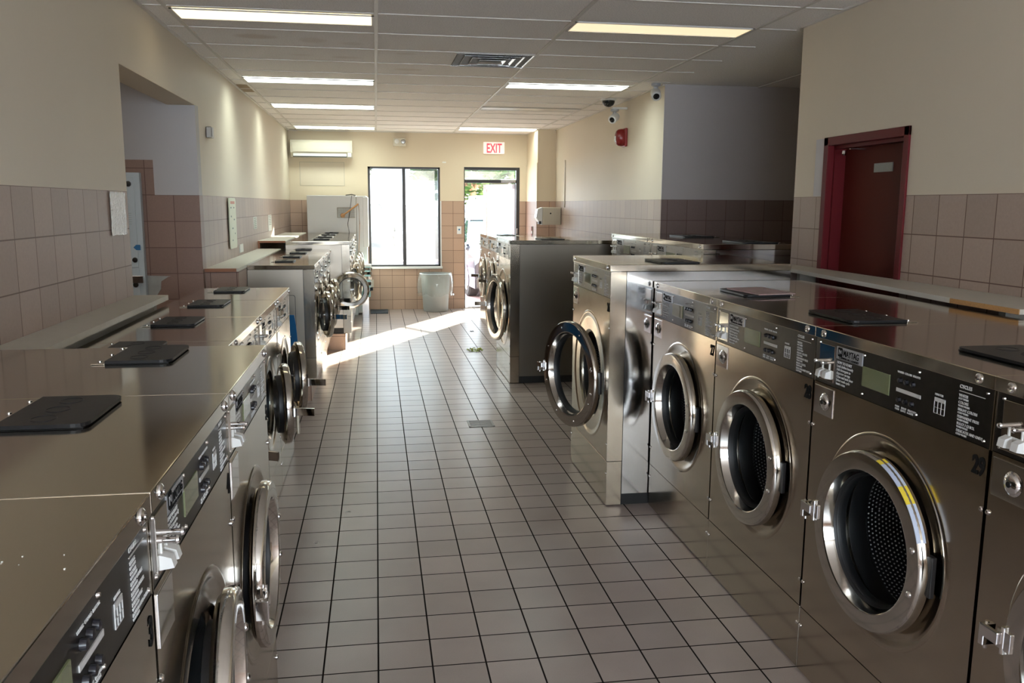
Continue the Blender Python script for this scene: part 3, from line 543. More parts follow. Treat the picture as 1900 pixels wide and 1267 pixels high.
# right row, near: machines 27 to 30 (fronts at x = 1.513)
PR = dict(W=.8835, H=1.287, D=.86, panel='panel_dark', pb=1.098, lid=.15)
R = []
for i, (num, pan) in enumerate((('27', 'panel_dark'), ('28', 'panel_dark'), ('29', 'panel_dark'), ('30', 'panel_dark'))):
    m = machine_parts(dict(PR, num=num, panel=pan, open=(.8, 1, 1.6, 1)[i])); y1 = 4.503-.8835*i
    R.append(place(m, 'R', 1.513, y1-.8835, y1, 0, {'27': 'steel washing machine numbered 27, next to the taller open-door machine', '28': 'stainless steel washing machine numbered 28, between machines 27 and 29', '29': 'washing machine numbered 29 with blue and yellow tape on its door ring', '30': 'steel washing machine cut off by the right picture edge, nearer than number 29'}[num], 'near washing machines along the right side'))
# tape on the door ring of number 29 (29 = R[2])
dr29 = [c for c in R[2].children if c.name.startswith('door')][0]
RD = .2761
def arc(mb, a0, a1):
    n = 10
    for i in range(n):
        a, b = RAD(a0+(a1-a0)*i/n), RAD(a0+(a1-a0)*(i+1)/n)
        P = lambda r, t, dd: (-(RD+.012)+r*cos(t), -dd, r*sin(t))
        mb.add([P(RD-.004, a, .0374), P(RD-.002, a, .0360), P(RD+.0022, a, .012), P(RD+.0022, b, .012), P(RD-.002, b, .0360), P(RD-.004, b, .0374)], [(0, 1, 4, 5), (1, 2, 3, 4)], True)
for a0, a1, mt_, lb_ in ((80, 75, 'yellow_tape', 'yellow tape'), (75, 55, 'blue_tape', 'pale blue tape'), (55, 43, 'yellow_tape', 'yellow tape'), (43, 20, 'blue_tape', 'pale blue tape')):
    q = MB(); arc(q, a0, a1); part('tape', q, mt_, dr29)['label'] = lb_
# machine 26
m26 = place(machine_parts(dict(W=.90, H=1.378, D=1.05, panel='panel_grey', num='26', pb=1.194, lid=.30, open=16, scr=1, zc=.69, re=.385, rk=1.14)), 'R', 1.264, 4.512, 5.412, 0, 'taller stainless steel washing machine numbered 26 with its round door swung open', 'large washing machines along the right side')
# two machines set back in the niche
PN = dict(W=1.135, H=1.445, D=.78, panel='panel_grey', pb=1.24, lid=.3)
n1 = place(machine_parts(dict(PN)), 'R', 2.17, 5.47, 6.605, 0, 'wide washing machine set back beyond number 26, the nearer of two by the grey niche')
n2 = place(copy_tree(n1), 'R', 2.17, 6.61, 7.745, 0, 'wide washing machine set back in the grey niche, the farther of two')
# far right group
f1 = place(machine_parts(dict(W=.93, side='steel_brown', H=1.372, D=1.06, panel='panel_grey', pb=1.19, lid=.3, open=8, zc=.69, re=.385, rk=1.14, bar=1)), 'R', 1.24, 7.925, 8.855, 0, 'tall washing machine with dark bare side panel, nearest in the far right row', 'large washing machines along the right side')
proto = machine_parts(dict(W=.927, H=1.282, D=.8, panel='panel_grey', pb=1.10, bar=1))
txt = ['first machine behind the tall dark-sided one, mostly hidden in the far right row', 'steel washing machine second behind the tall dark-sided one in the far right row', 'steel washing machine third behind the tall dark-sided one in the far right row', 'steel washing machine nearest the entrance door in the far right row']
for i in range(4):
    o = proto if i == 0 else copy_tree(proto); place(o, 'R', 1.513, 8.86+.928*i, 9.788+.928*i, 0, txt[i], 'washing machines in the far right row')
# left row, near: 3 tall machines plus lower ones behind them
PL = dict(nolock=1, th=.030, W=.722, H=1.248, D=.86, pb=1.083, lid=.22)
for i, (num, lab) in enumerate((('3', 'dark-panelled washing machine numbered 3 in the bottom left corner'), ('4', 'dark-panelled washing machine between number 3 and the grey-panelled one on the left'), ('5', 'grey-panelled washing machine at the far end of the taller near-left row'))):
    m = machine_parts(dict(PL, num=num, panel='panel_dark' if i < 2 else 'panel_grey', rk=1.05, open=(3, 5, 1)[i])); y0 = .632+.7235*i
    place(m, 'L', -.365, y0, y0+.7235, 0, lab, 'taller washing machines in the near left row')
PB = dict(nolock=1, W=.765, H=1.143, D=.56, panel='panel_grey', lid=.24, bar=1, rk=.93)
bl = ['lower washing machine tucked right behind the near-left row, mostly hidden', 'lower steel washing machine on the left, second behind the taller row', 'lower left washing machine with its door ajar and flat handle sticking out', 'last lower left washing machine beside the blue chair, door ajar']
for i in range(4):
    m = machine_parts(dict(PB, open=(0, 0, 12, 14)[i])); y0 = 2.812+.7655*i
    place(m, 'L', -.592, y0, y0+.7655, 0, bl[i], 'lower washing machines on the left')
# middle left group on its tiled plinth
protoM = machine_parts(dict(W=.667, H=.995, D=.548, side='steel_satin', panel='panel_grey', lid=.2, bar=1, open=15))
plain = copy_tree(protoM)
part('side_joint', MB().prism(rounded(.16, .50, .01, .74, .02), -.3335, -.3318, 'x'), 'black_rubber', protoM); part('side_panel', MB().prism(rounded(.164, .50, .01, .736, .018), -.3355, -.3335, 'x'), 'steel_satin', protoM)
ml = ['nearest small washing machine on the mid-left plinth, plain steel side showing', 'small washing machine second on the mid-left plinth, door ajar', 'small washing machine third on the mid-left plinth, door ajar', 'last small washing machine on the mid-left plinth, round door fully open']
for i in range(4):
    y0 = 7.43+.6675*i
    o = protoM if i == 0 else ((plain if i == 1 else copy_tree(plain)) if i < 3 else machine_parts(dict(W=.667, H=.995, D=.548, side='steel_satin', panel='panel_grey', lid=.2, bar=1, open=88)))
    place(o, 'L', -.535, y0, y0+.6675, .19, ml[i], 'small washing machines on the middle left plinth')
struct('trim_4', MB().box(-1.12, -.585, 7.44, 10.09, 0, .1895), 'plinth_tile')
protoF = machine_parts(dict(W=.787, H=1.082, D=.72, side='steel_satin', panel='panel_grey', lid=.25, bar=1, open=10))
fl = ['near-end washing machine of the far left row, its steel side above a tiled plinth', 'second washing machine in the far left row by the window', 'third washing machine in the far left row by the window', 'washing machine next to the tall white cabinet in the far left row']
for i in range(4):
    y0 = 10.11+.7875*i; o = protoF if i == 0 else copy_tree(protoF)
    place(o, 'L', -.315, y0, y0+.7875, .19, fl[i], 'washing machines in the far left row')
struct('trim_5', MB().box(-1.03, -.385, 10.105, 13.24, 0, .1895), 'plinth_tile')

# ------------------------------------------------------------------ counters and shelves
t = thing('counter', 'long cream laminate counter behind the near left washing machines', 'counter')
part('worktop', MB().prism([(XL+.001, -.5), (-1.232, -.5), (-1.232, 2.815), (-1.156, 2.815), (-1.156, 4.975), (XL+.001, 4.975)], 1.165, 1.192, 'z'), 'laminate', t); part('support', MB().box(XL+.001, -1.235, -.5, 4.975, 0, 1.165), 'laminate', t)
t = thing('counter', 'short cream counter with brown edge behind the mid-left plinth machines', 'counter')
part('worktop', MB().box(XL, -1.085, 6.99, 10.09, 1.168, 1.192), 'laminate', t); part('edge_band', MB().box(XL, -1.10, 6.982, 6.99, 1.166, 1.192), 'wood_edge', t)
t = thing('counter', 'cream boxed counter with a dark open end behind the far left washing machines', 'counter')
part('worktop', MB().box(XL, -1.035, 10.11, 13.1, 1.262, 1.28), 'laminate', t)
part('edge_band', MB().box(XL, -1.035, 10.102, 10.11, 1.258, 1.28).box(XL, XL+.02, 10.102, 10.125, 1.195, 1.26), 'wood_edge', t)
part('back_board', MB().box(XL, -1.06, 11.5, 11.52, 1.195, 1.262), 'kick_black', t); part('rail', MB().box(-1.06, -1.04, 10.2, 13.1, 1.195, 1.262), 'kick_black', t)
t = thing('counter', 'grey-topped shelf with white front edge below the red door', 'shelf')
sp_ = [(XR-.001, 2.86), (2.40, 2.86), (2.40, 3.26), (2.53, 4.93), (2.56, 5.35), (XR-.001, 5.35)]
part('worktop', MB().prism(sp_, 1.298, 1.318, 'z'), 'laminate', t)
part('edge_band', MB().add([(2.399, 3.26, 1.297), (2.529, 4.93, 1.297), (2.559, 5.36, 1.297), (2.399, 3.26, 1.319), (2.529, 4.93, 1.319), (2.559, 5.36, 1.319), (2.403, 3.26, 1.319), (2.533, 4.93, 1.319), (2.563, 5.36, 1.319), (2.403, 3.26, 1.297), (2.533, 4.93, 1.297), (2.563, 5.36, 1.297)],
     [(0, 1, 4, 3), (1, 2, 5, 4), (3, 4, 7, 6), (4, 5, 8, 7), (0, 9, 10, 1), (1, 10, 11, 2), (0, 3, 6, 9), (2, 11, 8, 5)]), 'laminate_edge', t)
part('bare_edge', MB().box(2.397, 2.401, 2.86, 3.258, 1.298, 1.318), 'particleboard', t)['label'] = 'bare orange particleboard edge'
part('bracket', MB().box(2.62, XR-.001, 3.2, 3.24, 0, 1.298), 'laminate', t); part('bracket', MB().box(2.62, XR-.001, 4.99, 5.03, 0, 1.298), 'laminate', t)
t = thing('counter', 'pale counter in the right corner behind machine 30', 'counter')
part('worktop', MB().box(2.385, XR-.001, .9, 2.78, 1.262, 1.286), 'laminate', t); part('support', MB().box(2.6, XR-.001, .9, 2.78, 0, 1.262), 'laminate', t)

# ------------------------------------------------------------------ ceiling fittings
def lamp(x0, y0, tube, label, w=1.22, h=.30):
    t = thing('ceiling_light', label, 'ceiling light', (x0+w/2, y0+h/2, HC), 0, 'recessed ceiling lights')
    hw_, hh = w/2-.012, h/2-.006
    f = MB(); 
    f.box(-hw_, hw_, -hh, -hh+.012, -.012, -.0045).box(-hw_, hw_, hh-.012, hh, -.012, -.0045).box(-hw_, -hw_+.016, -hh, hh, -.012, -.0045).box(hw_-.016, hw_, -hh, hh, -.012, -.0045)
    part('frame', f, 'ceiling_grid', t); part('diffuser', MB().box(-hw_+.014, hw_-.014, -hh+.010, hh-.010, -.0075, -.0065), tube, t)
lamp(-1.197, 5.50, 'tube_warm_bright', 'creamy lit ceiling light nearest the camera on the left')
lamp(1.243, 5.44, 'tube_warm', 'dim yellow ceiling light nearest the camera on the right')
lamp(-1.197, 8.30, 'tube_cool', 'white ceiling light, second from the camera on the left'); lamp(1.243, 8.22, 'tube_cool', 'white ceiling light, second from the camera on the right')
lamp(-1.197, 10.45, 'tube_cool', 'white ceiling light, third from the camera on the left'); lamp(1.243, 10.22, 'tube_off', 'unlit ceiling light on the right, between two lit ones')
lamp(-1.197, 13.30, 'tube_cool', 'white ceiling light above the air conditioner'); lamp(1.243, 13.05, 'tube_cool', 'white ceiling light above the exit sign')
lamp(-2.73, 5.0, 'tube_fill', 'unseen ceiling light added in the side corridor to brighten the recess')  # added lamp, out of view, brightens the recess behind the left opening
for yy in ():
    lamp(-1.197, yy, 'tube_fill', 'lit ceiling light above the near left washing machines'); lamp(1.243, yy, 'tube_fill', 'lit ceiling light above the near right washing machines')
t = thing('air_diffuser', 'square chrome-edged air diffuser with nested louvres in the ceiling', 'air vent', (.93, 6.985, HC))
dfm = MB()
for k, r in enumerate((.30, .235, .17, .105)):
    for q in range(4):
        mt = Matrix.Rotation(q*pi/2, 4, 'Z'); z0 = -.008-.004*k
        dfm.add([(-r, -r, z0), (r, -r, z0), (r-.05, -r+.05, z0+.035), (-r+.05, -r+.05, z0+.035), (-r, -r, z0-.004), (r, -r, z0-.004)], [(0, 1, 2, 3), (0, 4, 5, 1)], False, mt)
part('louvre', dfm, 'vent_metal', t); part('throat', MB().box(-.29, .29, -.29, .29, -.0062, -.0052), 'kick_black', t)
single('stained_ceiling_tile', MB().box(-1.32, -1.2, 8.85, 9.4, HC-.0035, HC-.001), 'stained_tile', 'brown water-stained narrow ceiling tile at the upper left', 'ceiling tile')
# ------------------------------------------------------------------ fittings on the far wall
t = thing('air_conditioner', 'cream split air conditioner high on the far wall', 'air conditioner', (-.82, YF, 2.55))
part('housing', MB().prism([(0, -.13), (-.13, -.13), (-.19, -.06), (-.20, .09), (-.17, .13), (0, .13)], -.47, .47, 'x'), 'off_white', t)
part('intake_panel', MB().prism([(-.201, -.05), (-.206, .0), (-.209, .085), (-.203, .092), (-.195, .09), (-.195, -.05)], -.44, .44, 'x'), 'off_white', t)
part('air_flap', MB().box(-.43, .38, -.178, -.165, -.115, -.070, .002), 'white_plastic', t)
part('outlet_slot', MB().box(-.435, .385, -.172, -.14, -.127, -.114), 'kick_black', t); part('indicator', MB().box(.40, .455, -.196, -.16, -.12, -.06, .003), 'white_plastic', t)
t = thing('access_panel', 'flush painted access panel below the air conditioner', 'panel')
ap = MB().box(-1.17, -.49, YF-.004, YF-.0005, 1.99, 2.35); part('cover', ap, 'paint_cream', t)
part('joint', MB().box(-1.175, -.485, YF-.0045, YF-.0004, 2.35, 2.354).box(-.49, -.485, YF-.0045, YF-.0004, 1.99, 2.35).box(-1.175, -1.17, YF-.0045, YF-.0004, 1.99, 2.35).box(-1.175, -.485, YF-.0045, YF-.0004, 1.986, 1.99), 'swatter_mesh', t)
t = thing('emergency_light', 'beige emergency light box above the window', 'emergency light', (.39, YF, 2.68))
part('housing', MB().box(-.10, .10, -.09, 0, -.065, .06, .008), 'off_white', t)
part('lamp_head', MB().lathe([(0, .015), (.03, .012), (.038, 0)], 20, 'y', (-.045, -.09, .005)), 'white_plastic', t); part('lamp_head', MB().lathe([(0, .015), (.03, .012), (.038, 0)], 20, 'y', (.055, -.09, .005)), 'panel_grey', t)
t = thing('exit_sign', 'illuminated EXIT sign with red letters above the entrance door', 'exit sign', (1.905, YF, 2.61))
part('box', MB().box(-.17, .17, -.05, 0, -.093, .093, .004), 'exit_face', t)
part('lettering', text_mb('EXIT', .205, align='CENTER', bold=.004, sx=.60, mtx=upright(0, -.0515, -.073)), 'exit_red', t)
t = thing('door_switch', 'white wall switch plate beside the entrance door', 'switch', (1.338, YF, 1.29))
part('plate', MB().box(-.036, .036, -.008, 0, -.062, .062, .003), 'white_plastic', t); part('button', MB().lathe([(0, .012), (.012, .011), (.015, .008)], 16, 'y', (0, 0, .01)), 'label_blue', t)
t = thing('wall_outlet', 'cream electrical outlet low on the tiled far wall', 'outlet', (-.10, YF, .43))
part('plate', MB().box(-.04, .04, -.007, 0, -.062, .062, .002), 'off_white', t); part('sockets', MB().box(-.014, .014, -.009, -.007, .012, .04).box(-.014, .014, -.009, -.007, -.04, -.012), 'white_plastic', t)
single('wall_patch', MB().box(1.07, 1.13, YF-.003, YF, 2.365, 2.385), 'lint', 'tiny mark on the far wall right of the window top', 'mark')
# ------------------------------------------------------------------ right wall fittings
t = thing('fire_alarm', 'red fire alarm horn high on the right wall', 'fire alarm', (XR, 9.31, 2.44))
part('backplate', MB().box(-.03, 0, -.075, .075, -.10, .10, .01), 'alarm_red', t)
part('horn', MB().lathe([(.092, -.03), (.094, -.055), (.088, -.085), (.070, -.108), (.040, -.119), (.0005, -.122)], 32, 'x', (0, 0, 0), sx=.75), 'alarm_red', t)
part('strobe', MB().box(-.128, -.11, -.022, .022, -.045, .015, .004), 'white_plastic', t)
def bullet(x, y, z, rz, tilt, label, br=False):
    t = thing('security_camera', label, 'security camera', (x, y, z), rz)
    if br: part('bracket', MB().box(-.03, XR-x, -.03, .03, .0, .02, mtx=Matrix.Rotation(-rz, 4, 'Z')), 'white_plastic', t)
    part('mount', MB().lathe([(.045, 0), (.045, -.02), (.02, -.03), (.02, -.05)], 20, 'z', caps=True), 'label_silver', t)
    mt = Matrix.Translation((0, 0, -.09)) @ Matrix.Rotation(RAD(tilt), 4, 'X')
    part('body', MB().lathe([(0, .07), (.035, .07), (.046, .065), (.048, -.02), (.040, -.05), (.02, -.062), (.0005, -.064)], 24, 'y', mtx=mt), 'white_plastic', t)
    part('lens', MB().lathe([(0, .074), (.022, .073), (.032, .069), (.033, .066)], 20, 'y', mtx=mt), 'black_gloss', t)
bullet(2.64, 8.02, HC, RAD(-12), 30, 'white turret camera at the ceiling where the right wall meets the grey niche')
bullet(2.60, 9.30, HC-.10, RAD(-40), 25, 'white bullet camera on the right wall beside the black dome', True)
t = thing('dome_camera', 'black dome camera on the ceiling', 'security camera', (2.515, 9.25, HC))
part('base', MB().lathe([(.085, 0), (.085, -.015), (.07, -.02)], 28, 'z', caps=True), 'white_plastic', t)
part('dome', MB().lathe([(.07, -.016), (.066, -.045), (.05, -.068), (.025, -.082), (.0005, -.086)], 28, 'z'), 'black_gloss', t)
t = thing('towel_dispenser', 'cream paper towel dispenser on the right wall by the column', 'towel dispenser', (2.455, 12.80, 1.54))
part('housing', MB().box(-.0, .282, -.20, .0, -.13, .13, .012), 'off_white', t); part('cover', MB().prism([(-.002, .13), (-.075, .10), (-.095, -.02), (-.06, -.08), (-.002, -.13)], -.19, -.01, 'y'), 'white_plastic', t)
part('lock', MB().lathe([(0, .006), (.01, .005), (.012, 0)], 14, 'y', (.12, -.20, .04)), 'kick_black', t); part('sensor', MB().box(-.055, -.02, -.195, -.06, -.12, -.075), 'kick_black', t)
single('conduit', MB().cyl((XR-.008, 12.35, 1.67), (XR-.008, 12.35, 2.35), .008, 12), 'paint_light', 'thin painted conduit running up the right wall above the towel dispenser', 'conduit')
t = thing('pull_station', 'tiny red device on the side of the column by the entrance', 'fire alarm', (2.455, 13.35, 1.32))
part('body', MB().box(-.03, 0, -.03, .03, -.07, .05, .005), 'panel_grey', t); part('handle', MB().box(-.04, -.028, -.02, .02, -.02, .05, .003), 'alarm_red', t)
struct('trim_6', MB().box(2.443, 2.457, 13.03, 14, 0, 2.34).box(2.443, XR, 13.036, 13.05, 0, 2.34), 'wall_x')
# ------------------------------------------------------------------ left wall fittings
sh = MB(); nx, nz = 16, 30
for i in range(nx+1):
    for j in range(nz+1): sh.v.append((XL+.006+.0035*random.random(), 4.64+.27*i/nx, 1.53+.222*j/nz+.004*random.random()))
for i in range(nx):
    for j in range(nz): k = i*(nz+1)+j; sh.f.append((k, k+nz+1, k+nz+2, k+1)); sh.sm.append(True)
single('foil_sheet', sh, 'foil_sheet', 'crinkled silver foil sheet taped to the left wall tiles', 'foil sheet')
t = thing('poster', 'tall rounded instruction board on the left wall tiles', 'sign')
part('board', MB().prism(rounded(8.14, 8.52, 1.285, 1.75, .04), XL+.012, XL+.02, 'x'), 'poster_paper', t)
pk = MB()
for (y, z, s) in ((8.24, 1.66, .05), (8.40, 1.66, .05), (8.24, 1.58, .04), (8.40, 1.55, .05), (8.30, 1.47, .06), (8.42, 1.42, .03), (8.28, 1.36, .04)): pk.box(XL+.02, XL+.0215, y-s/2, y+s/2, z-.006, z+.008)
part('print', pk, 'poster_ink', t); part('heading', MB().box(XL+.02, XL+.0215, 8.22, 8.45, 1.695, 1.72), 'poster_red', t)
for (y0, y1, z0, z1, lab) in ((9.80, 10.06, 1.42, 1.555, 'first small white notice beyond the rounded board on the left wall'), (11.12, 11.45, 1.36, 1.56, 'second small white notice on the left wall, farther away near the corner')):
    t = thing('notice', lab, 'notice', group='small notices on the left wall')
    part('sheet', MB().box(XL+.001, XL+.004, y0, y1, z0, z1), 'lint', t); q = MB()
    for k in range(6): q.box(XL+.004, XL+.0048, y0+.04, y1-.04, z1-.02-.021*k, z1-.012-.021*k)
    part('print', q, 'poster_ink', t)
single('paper_note', MB().box(XL+.001, XL+.01, 8.75, 8.95, 1.22, 1.30), 'lint', 'small white card low on the left wall just right of the rounded board', 'note')
t = thing('wall_sensor', 'small grey box high on the left wall', 'sensor', (XL, 7.37, 2.265))
part('body', MB().box(0, .045, -.055, .055, -.045, .045, .006), 'panel_grey', t); part('cover', MB().box(.045, .05, -.045, .01, -.035, .035, .002), 'label_silver', t)
t = thing('coin_changer', 'pale grey coin change machine set into the tiled recess wall', 'change machine', (-1.775, OY1, 0))
part('cabinet', MB().box(-.35, .02, -.06, 0, .72, 1.925, .004), 'changer_paint', t)
part('upper_door', MB().box(-.33, -.02, -.068, -.06, 1.215, 1.895, .003), 'changer_paint', t); part('lower_door', MB().box(-.33, -.02, -.068, -.06, .98, 1.208, .003), 'changer_paint', t); part('cash_door', MB().box(-.33, -.02, -.068, -.06, .76, .972, .003), 'changer_paint', t)
part('lock', MB().lathe([(0, .012), (.018, .01), (.022, 0)], 16, 'y', (-.06, -.068, 1.84)).lathe([(0, .012), (.018, .01), (.02, 0)], 16, 'y', (-.045, -.068, 1.27)).lathe([(0, .012), (.018, .01), (.02, 0)], 16, 'y', (-.05, -.068, 1.08)), 'panel_dark', t)
part('coin_slot', MB().cyl((-.10, -.10, 1.46), (-.10, -.06, 1.46), .012).cyl((-.10, -.10, 1.54), (-.10, -.06, 1.54), .014).box(-.108, -.092, -.08, -.066, 1.42, 1.57).cyl((-.14, -.10, 1.47), (-.14, -.06, 1.47), .016), 'panel_dark', t)
part('coin_return', MB().lathe([(0, .02), (.03, .022), (.045, .018), (.05, 0)], 24, 'y', (-.135, -.068, 1.365)), 'panel_dark', t)
part('arrow_label', MB().prism([(-.20, 1.47), (-.16, 1.487), (-.165, 1.47), (-.16, 1.453), (-.24, 1.453), (-.24, 1.487), (-.17, 1.487)], -.071, -.068, 'y'), 'label_blue', t)
part('arrow_label', MB().prism([(-.05, 1.365), (-.03, 1.385), (.0, 1.385), (.0, 1.345), (-.03, 1.345)], -.071, -.068, 'y'), 'label_blue', t)
q = text_mb('$1 - $5', .026, align='CENTER', mtx=upright(-.11, -.0685, 1.64))
for k in range(6): q.box(-.17, -.05, -.0692, -.068, 1.62-.016*k, 1.622-.016*k)
part('instructions', q, 'poster_ink', t)
part('hasp', MB().box(-.09, .01, -.09, -.066, 1.095, 1.15, .002), 'screw_steel', t)
struct('trim_7', MB().prism([(-1.752, .8), (-1.70, .8), (-1.70, .98), (-1.66, 1.04), (-1.655, 1.10), (-1.60, 1.135), (-1.58, 1.14), (-1.755, 1.145)], OY1-.004, OY1+.002, 'y'), 'mortar')
# ------------------------------------------------------------------ far left corner: white cabinet, swatter, cord, bin, mat
t = thing('vending_cabinet', 'tall white vending cabinet in the far left corner by the window', 'cabinet', (0, 13.32, 0))
part('cabinet', MB().box(-1.03, -.30, 0, .62, 0, 1.83, .006), 'white_plastic', t); part('front_door', MB().box(-.298, -.14, .0, .62, .03, 1.825, .012), 'white_plastic', t)
part('top_cap', MB().box(-.20, -.12, -.006, .62, 1.05, 1.81, .01), 'white_plastic', t)
t = thing('fly_swatter', 'square mesh fly swatter with wooden handle hung on the white cabinet', 'fly swatter')
sw = MB(); yy = 13.305
for i in range(13): sw.box(-.578+.0205*i, -.574+.0205*i, yy, yy+.003, 1.50, 1.645)
for i in range(9): sw.box(-.58, -.325, yy, yy+.003, 1.50+.0175*i, 1.504+.0175*i)
sw.box(-.585, -.318, yy-.002, yy+.004, 1.64, 1.65).box(-.585, -.318, yy-.002, yy+.004, 1.495, 1.503).box(-.585, -.578, yy-.002, yy+.004, 1.495, 1.65)
part('mesh_head', sw, 'swatter_mesh', t); part('handle', MB().cyl((-.50, yy-.01, 1.53), (-.262, yy-.03, 1.705), .012, 10).lathe([(0, -.012), (.03, -.01), (.035, .0), (.03, .012), (.0005, .014)], 16, 'y', (-.50, yy-.004, 1.53)), 'swatter_wood', t)
single('power_cord', MB().tube([(-.36, 13.305, 1.83), (-.375, 13.30, 1.72), (-.40, 13.30, 1.55), (-.43, 13.30, 1.40), (-.41, 13.30, 1.28), (-.40, 13.30, 1.1)], .004, 6).tube([(-.45, 13.31, 1.834), (-.36, 13.30, 1.845), (-.30, 13.30, 1.83)], .008, 6), 'cord_black', 'thin dark cord hanging down the side of the white cabinet', 'cord')
single('chain', MB().tube([(-.258, 13.30, 1.69), (-.25, 13.30, 1.4), (-.265, 13.3, 1.1), (-.28, 13.30, .8)], .004, 6), 'swatter_wood', 'thin brown string hanging from the swatter handle', 'string')
t = thing('laundry_bin', 'pale teal plastic tub standing beside the far left machines by the window', 'tub', (-.165, 13.05, .32)); t.scale = (.66, .9, 1)
part('tub', MB().prism([(-.11, 0), (.05, 0), (.085, .04), (.10, .46), (.09, .47), (.075, .06), (.045, .02), (-.09, .02), (-.10, .47), (-.11, .47)], -.09, .10, 'y').box(-.10, .09, -.10, -.09, .0, .46).box(-.10, .09, .10, .11, .0, .46), 'teal_plastic', t)
part('rim', MB().box(-.115, .12, -.115, .12, .455, .485, .005), 'white_plastic', t); part('stand', MB().box(-.1, .05, -.08, .1, -.32, 0), 'steel_side', t)
single('door_mat', MB().box(-.118, .16, 13.45, 13.93, .001, .014, .003), 'mat_rubber', 'dark rubber mat on the floor beneath the window', 'mat')
t = thing('trash_can', 'grey round trash can under the window', 'trash can', (.925, 13.72, 0))
part('bin', MB().lathe([(0.0005, .004), (.195, .004), (.20, .02), (.215, .30), (.235, .585), (.25, .60), (.25, .61), (.228, .61), (.21, .30), (.19, .03), (.0005, .02)], 48), 'bin_grey', t)
lt = MB(); n = 48; prof = [(.20, .30), (.232, .606), (.256, .618), (.272, .56), (.285, .47), (.286, .38), (.278, .30), (.292, .27)]; vs = []; 
for j, (r, z) in enumerate(prof):
    for i in range(n):
        a = 2*pi*i/n; w_ = 1+(.018*sin(7*a+j)+.014*sin(13*a+2.1*j))*(0 if j < 2 else 1); vs.append((r*w_*cos(a), r*w_*sin(a), z+(.018*sin(5*a)+.01*sin(11*a) if j > 5 else .0)))
lt.add(vs, [(j*n+i, j*n+(i+1) % n, (j+1)*n+(i+1) % n, (j+1)*n+i) for j in range(len(prof)-1) for i in range(n)], True)
lo = single('bin_liner', lt, 'liner_film', 'clear plastic liner folded over the rim of the trash can', 'bin liner'); lo.location = (.925, 13.72, 0)
# ------------------------------------------------------------------ chair beside the plinth
t = thing('plastic_chair', 'blue plastic chair with beige tube legs between the left washing machines', 'chair', (-.84, 6.55, 0), RAD(4))
bk = MB(); vs = []; n1_, n2_ = 12, 10
for i in range(n1_+1):
    for j in range(n2_+1):
        u, v = i/n1_-.5, j/n2_; wz = .46+.38*v; x = u*.46*(1-.10*v**3); y = .20-.10*(u*2)**2*.5+.07*v
        vs += [(x, y, wz)]
o = len(vs); vs += [(x, y+.012, z) for x, y, z in vs]; k = n2_+1
fs = [(i*k+j, (i+1)*k+j, (i+1)*k+j+1, i*k+j+1) for i in range(n1_) for j in range(n2_)]; fs += [tuple(q+o for q in f[::-1]) for f in fs]
bd = [i*k for i in range(n1_+1)]+[n1_*k+j for j in range(1, k)]+[i*k+k-1 for i in range(n1_-1, -1, -1)]+[j for j in range(k-2, 0, -1)]
fs += [(bd[i], bd[(i+1) % len(bd)], bd[(i+1) % len(bd)]+o, bd[i]+o) for i in range(len(bd))]
bk.add(vs, fs, True); part('backrest', bk, 'blue_plastic', t)
part('seat', MB().prism(rounded(-.23, .23, -.22, .20, .07), .44, .455, 'z'), 'blue_plastic', t)
for sx in (-1, 1):
    part('leg', MB().tube([(sx*.20, .24, 0), (sx*.215, .20, .30), (sx*.205, .16, .42), (sx*.19, .10, .435), (sx*.18, 0, .435)], .013), 'beige_tube', t)
    part('leg', MB().tube([(sx*.22, -.22, 0), (sx*.215, -.17, .30), (sx*.20, -.13, .42), (sx*.19, -.08, .435), (sx*.18, 0, .435)], .013), 'beige_tube', t)
part('back_tube', MB().tube([(-.19, .12, .44), (-.20, .20, .50), (-.20, .24, .78)], .011).tube([(.19, .12, .44), (.20, .20, .50), (.20, .24, .78)], .011), 'beige_tube', t)
# ------------------------------------------------------------------ small things on the floor and tops
t = thing('floor_drain', 'square metal floor drain in the aisle tiles', 'drain', (.78, 6.46, 0))
part('frame', MB().box(-.10, .10, -.10, -.085, .0003, .004).box(-.10, .10, .085, .10, .0003, .004).box(-.10, -.085, -.10, .10, .0003, .004).box(.085, .10, -.10, .10, .0003, .004), 'drain_metal', t)
gr = MB()
for i in range(7): gr.box(-.085, .085, -.078+.024*i, -.066+.024*i, .0003, .003)
part('grate', gr, 'drain_metal', t)
lv = MB()
for i in range(70):
    a, r = random.random()*2*pi, random.random()**.7; x, y = 1.12+.10*r*cos(a), 9.85+.14*r*sin(a); s = .018; rr = random.random()*6
    lv.add([(x+s*cos(rr), y+s*sin(rr), .002+.02*random.random()), (x+s*.4*cos(rr+1.6), y+s*.4*sin(rr+1.6), .006+.02*random.random()), (x-s*cos(rr), y-s*sin(rr), .002+.015*random.random()), (x+s*.4*cos(rr-1.6), y+s*.4*sin(rr-1.6), .004)], [(0, 1, 2, 3)])
single('leaf_litter', lv, 'leaf_litter', 'small clump of yellow-green leaves on the aisle floor by the far right row', 'leaves')
def crumb(x, y, z, s, lab, cat='lint', mat='lint'):
    q = MB()
    for i in range(9):
        a, b, c = [random.uniform(-1, 1)*s for _ in range(3)]
        q.add([(x+a, y+b, z+abs(c)*.4), (x+a+s*.7, y+b+s*.2, z+.001), (x+a+s*.3, y+b+s*.8, z+abs(c)*.6), (x+a-s*.2, y+b+s*.3, z+.002)], [(0, 1, 2, 3), (0, 2, 1)])
    single(cat, q, mat, lab, cat)
crumb(-.335, 4.20, 0, .012, 'white lint speck on the floor near the lower left machines', 'lint')
crumb(-.19, 4.62, 0, .012, 'small white lint speck on a floor tile left of the aisle centre', 'lint')
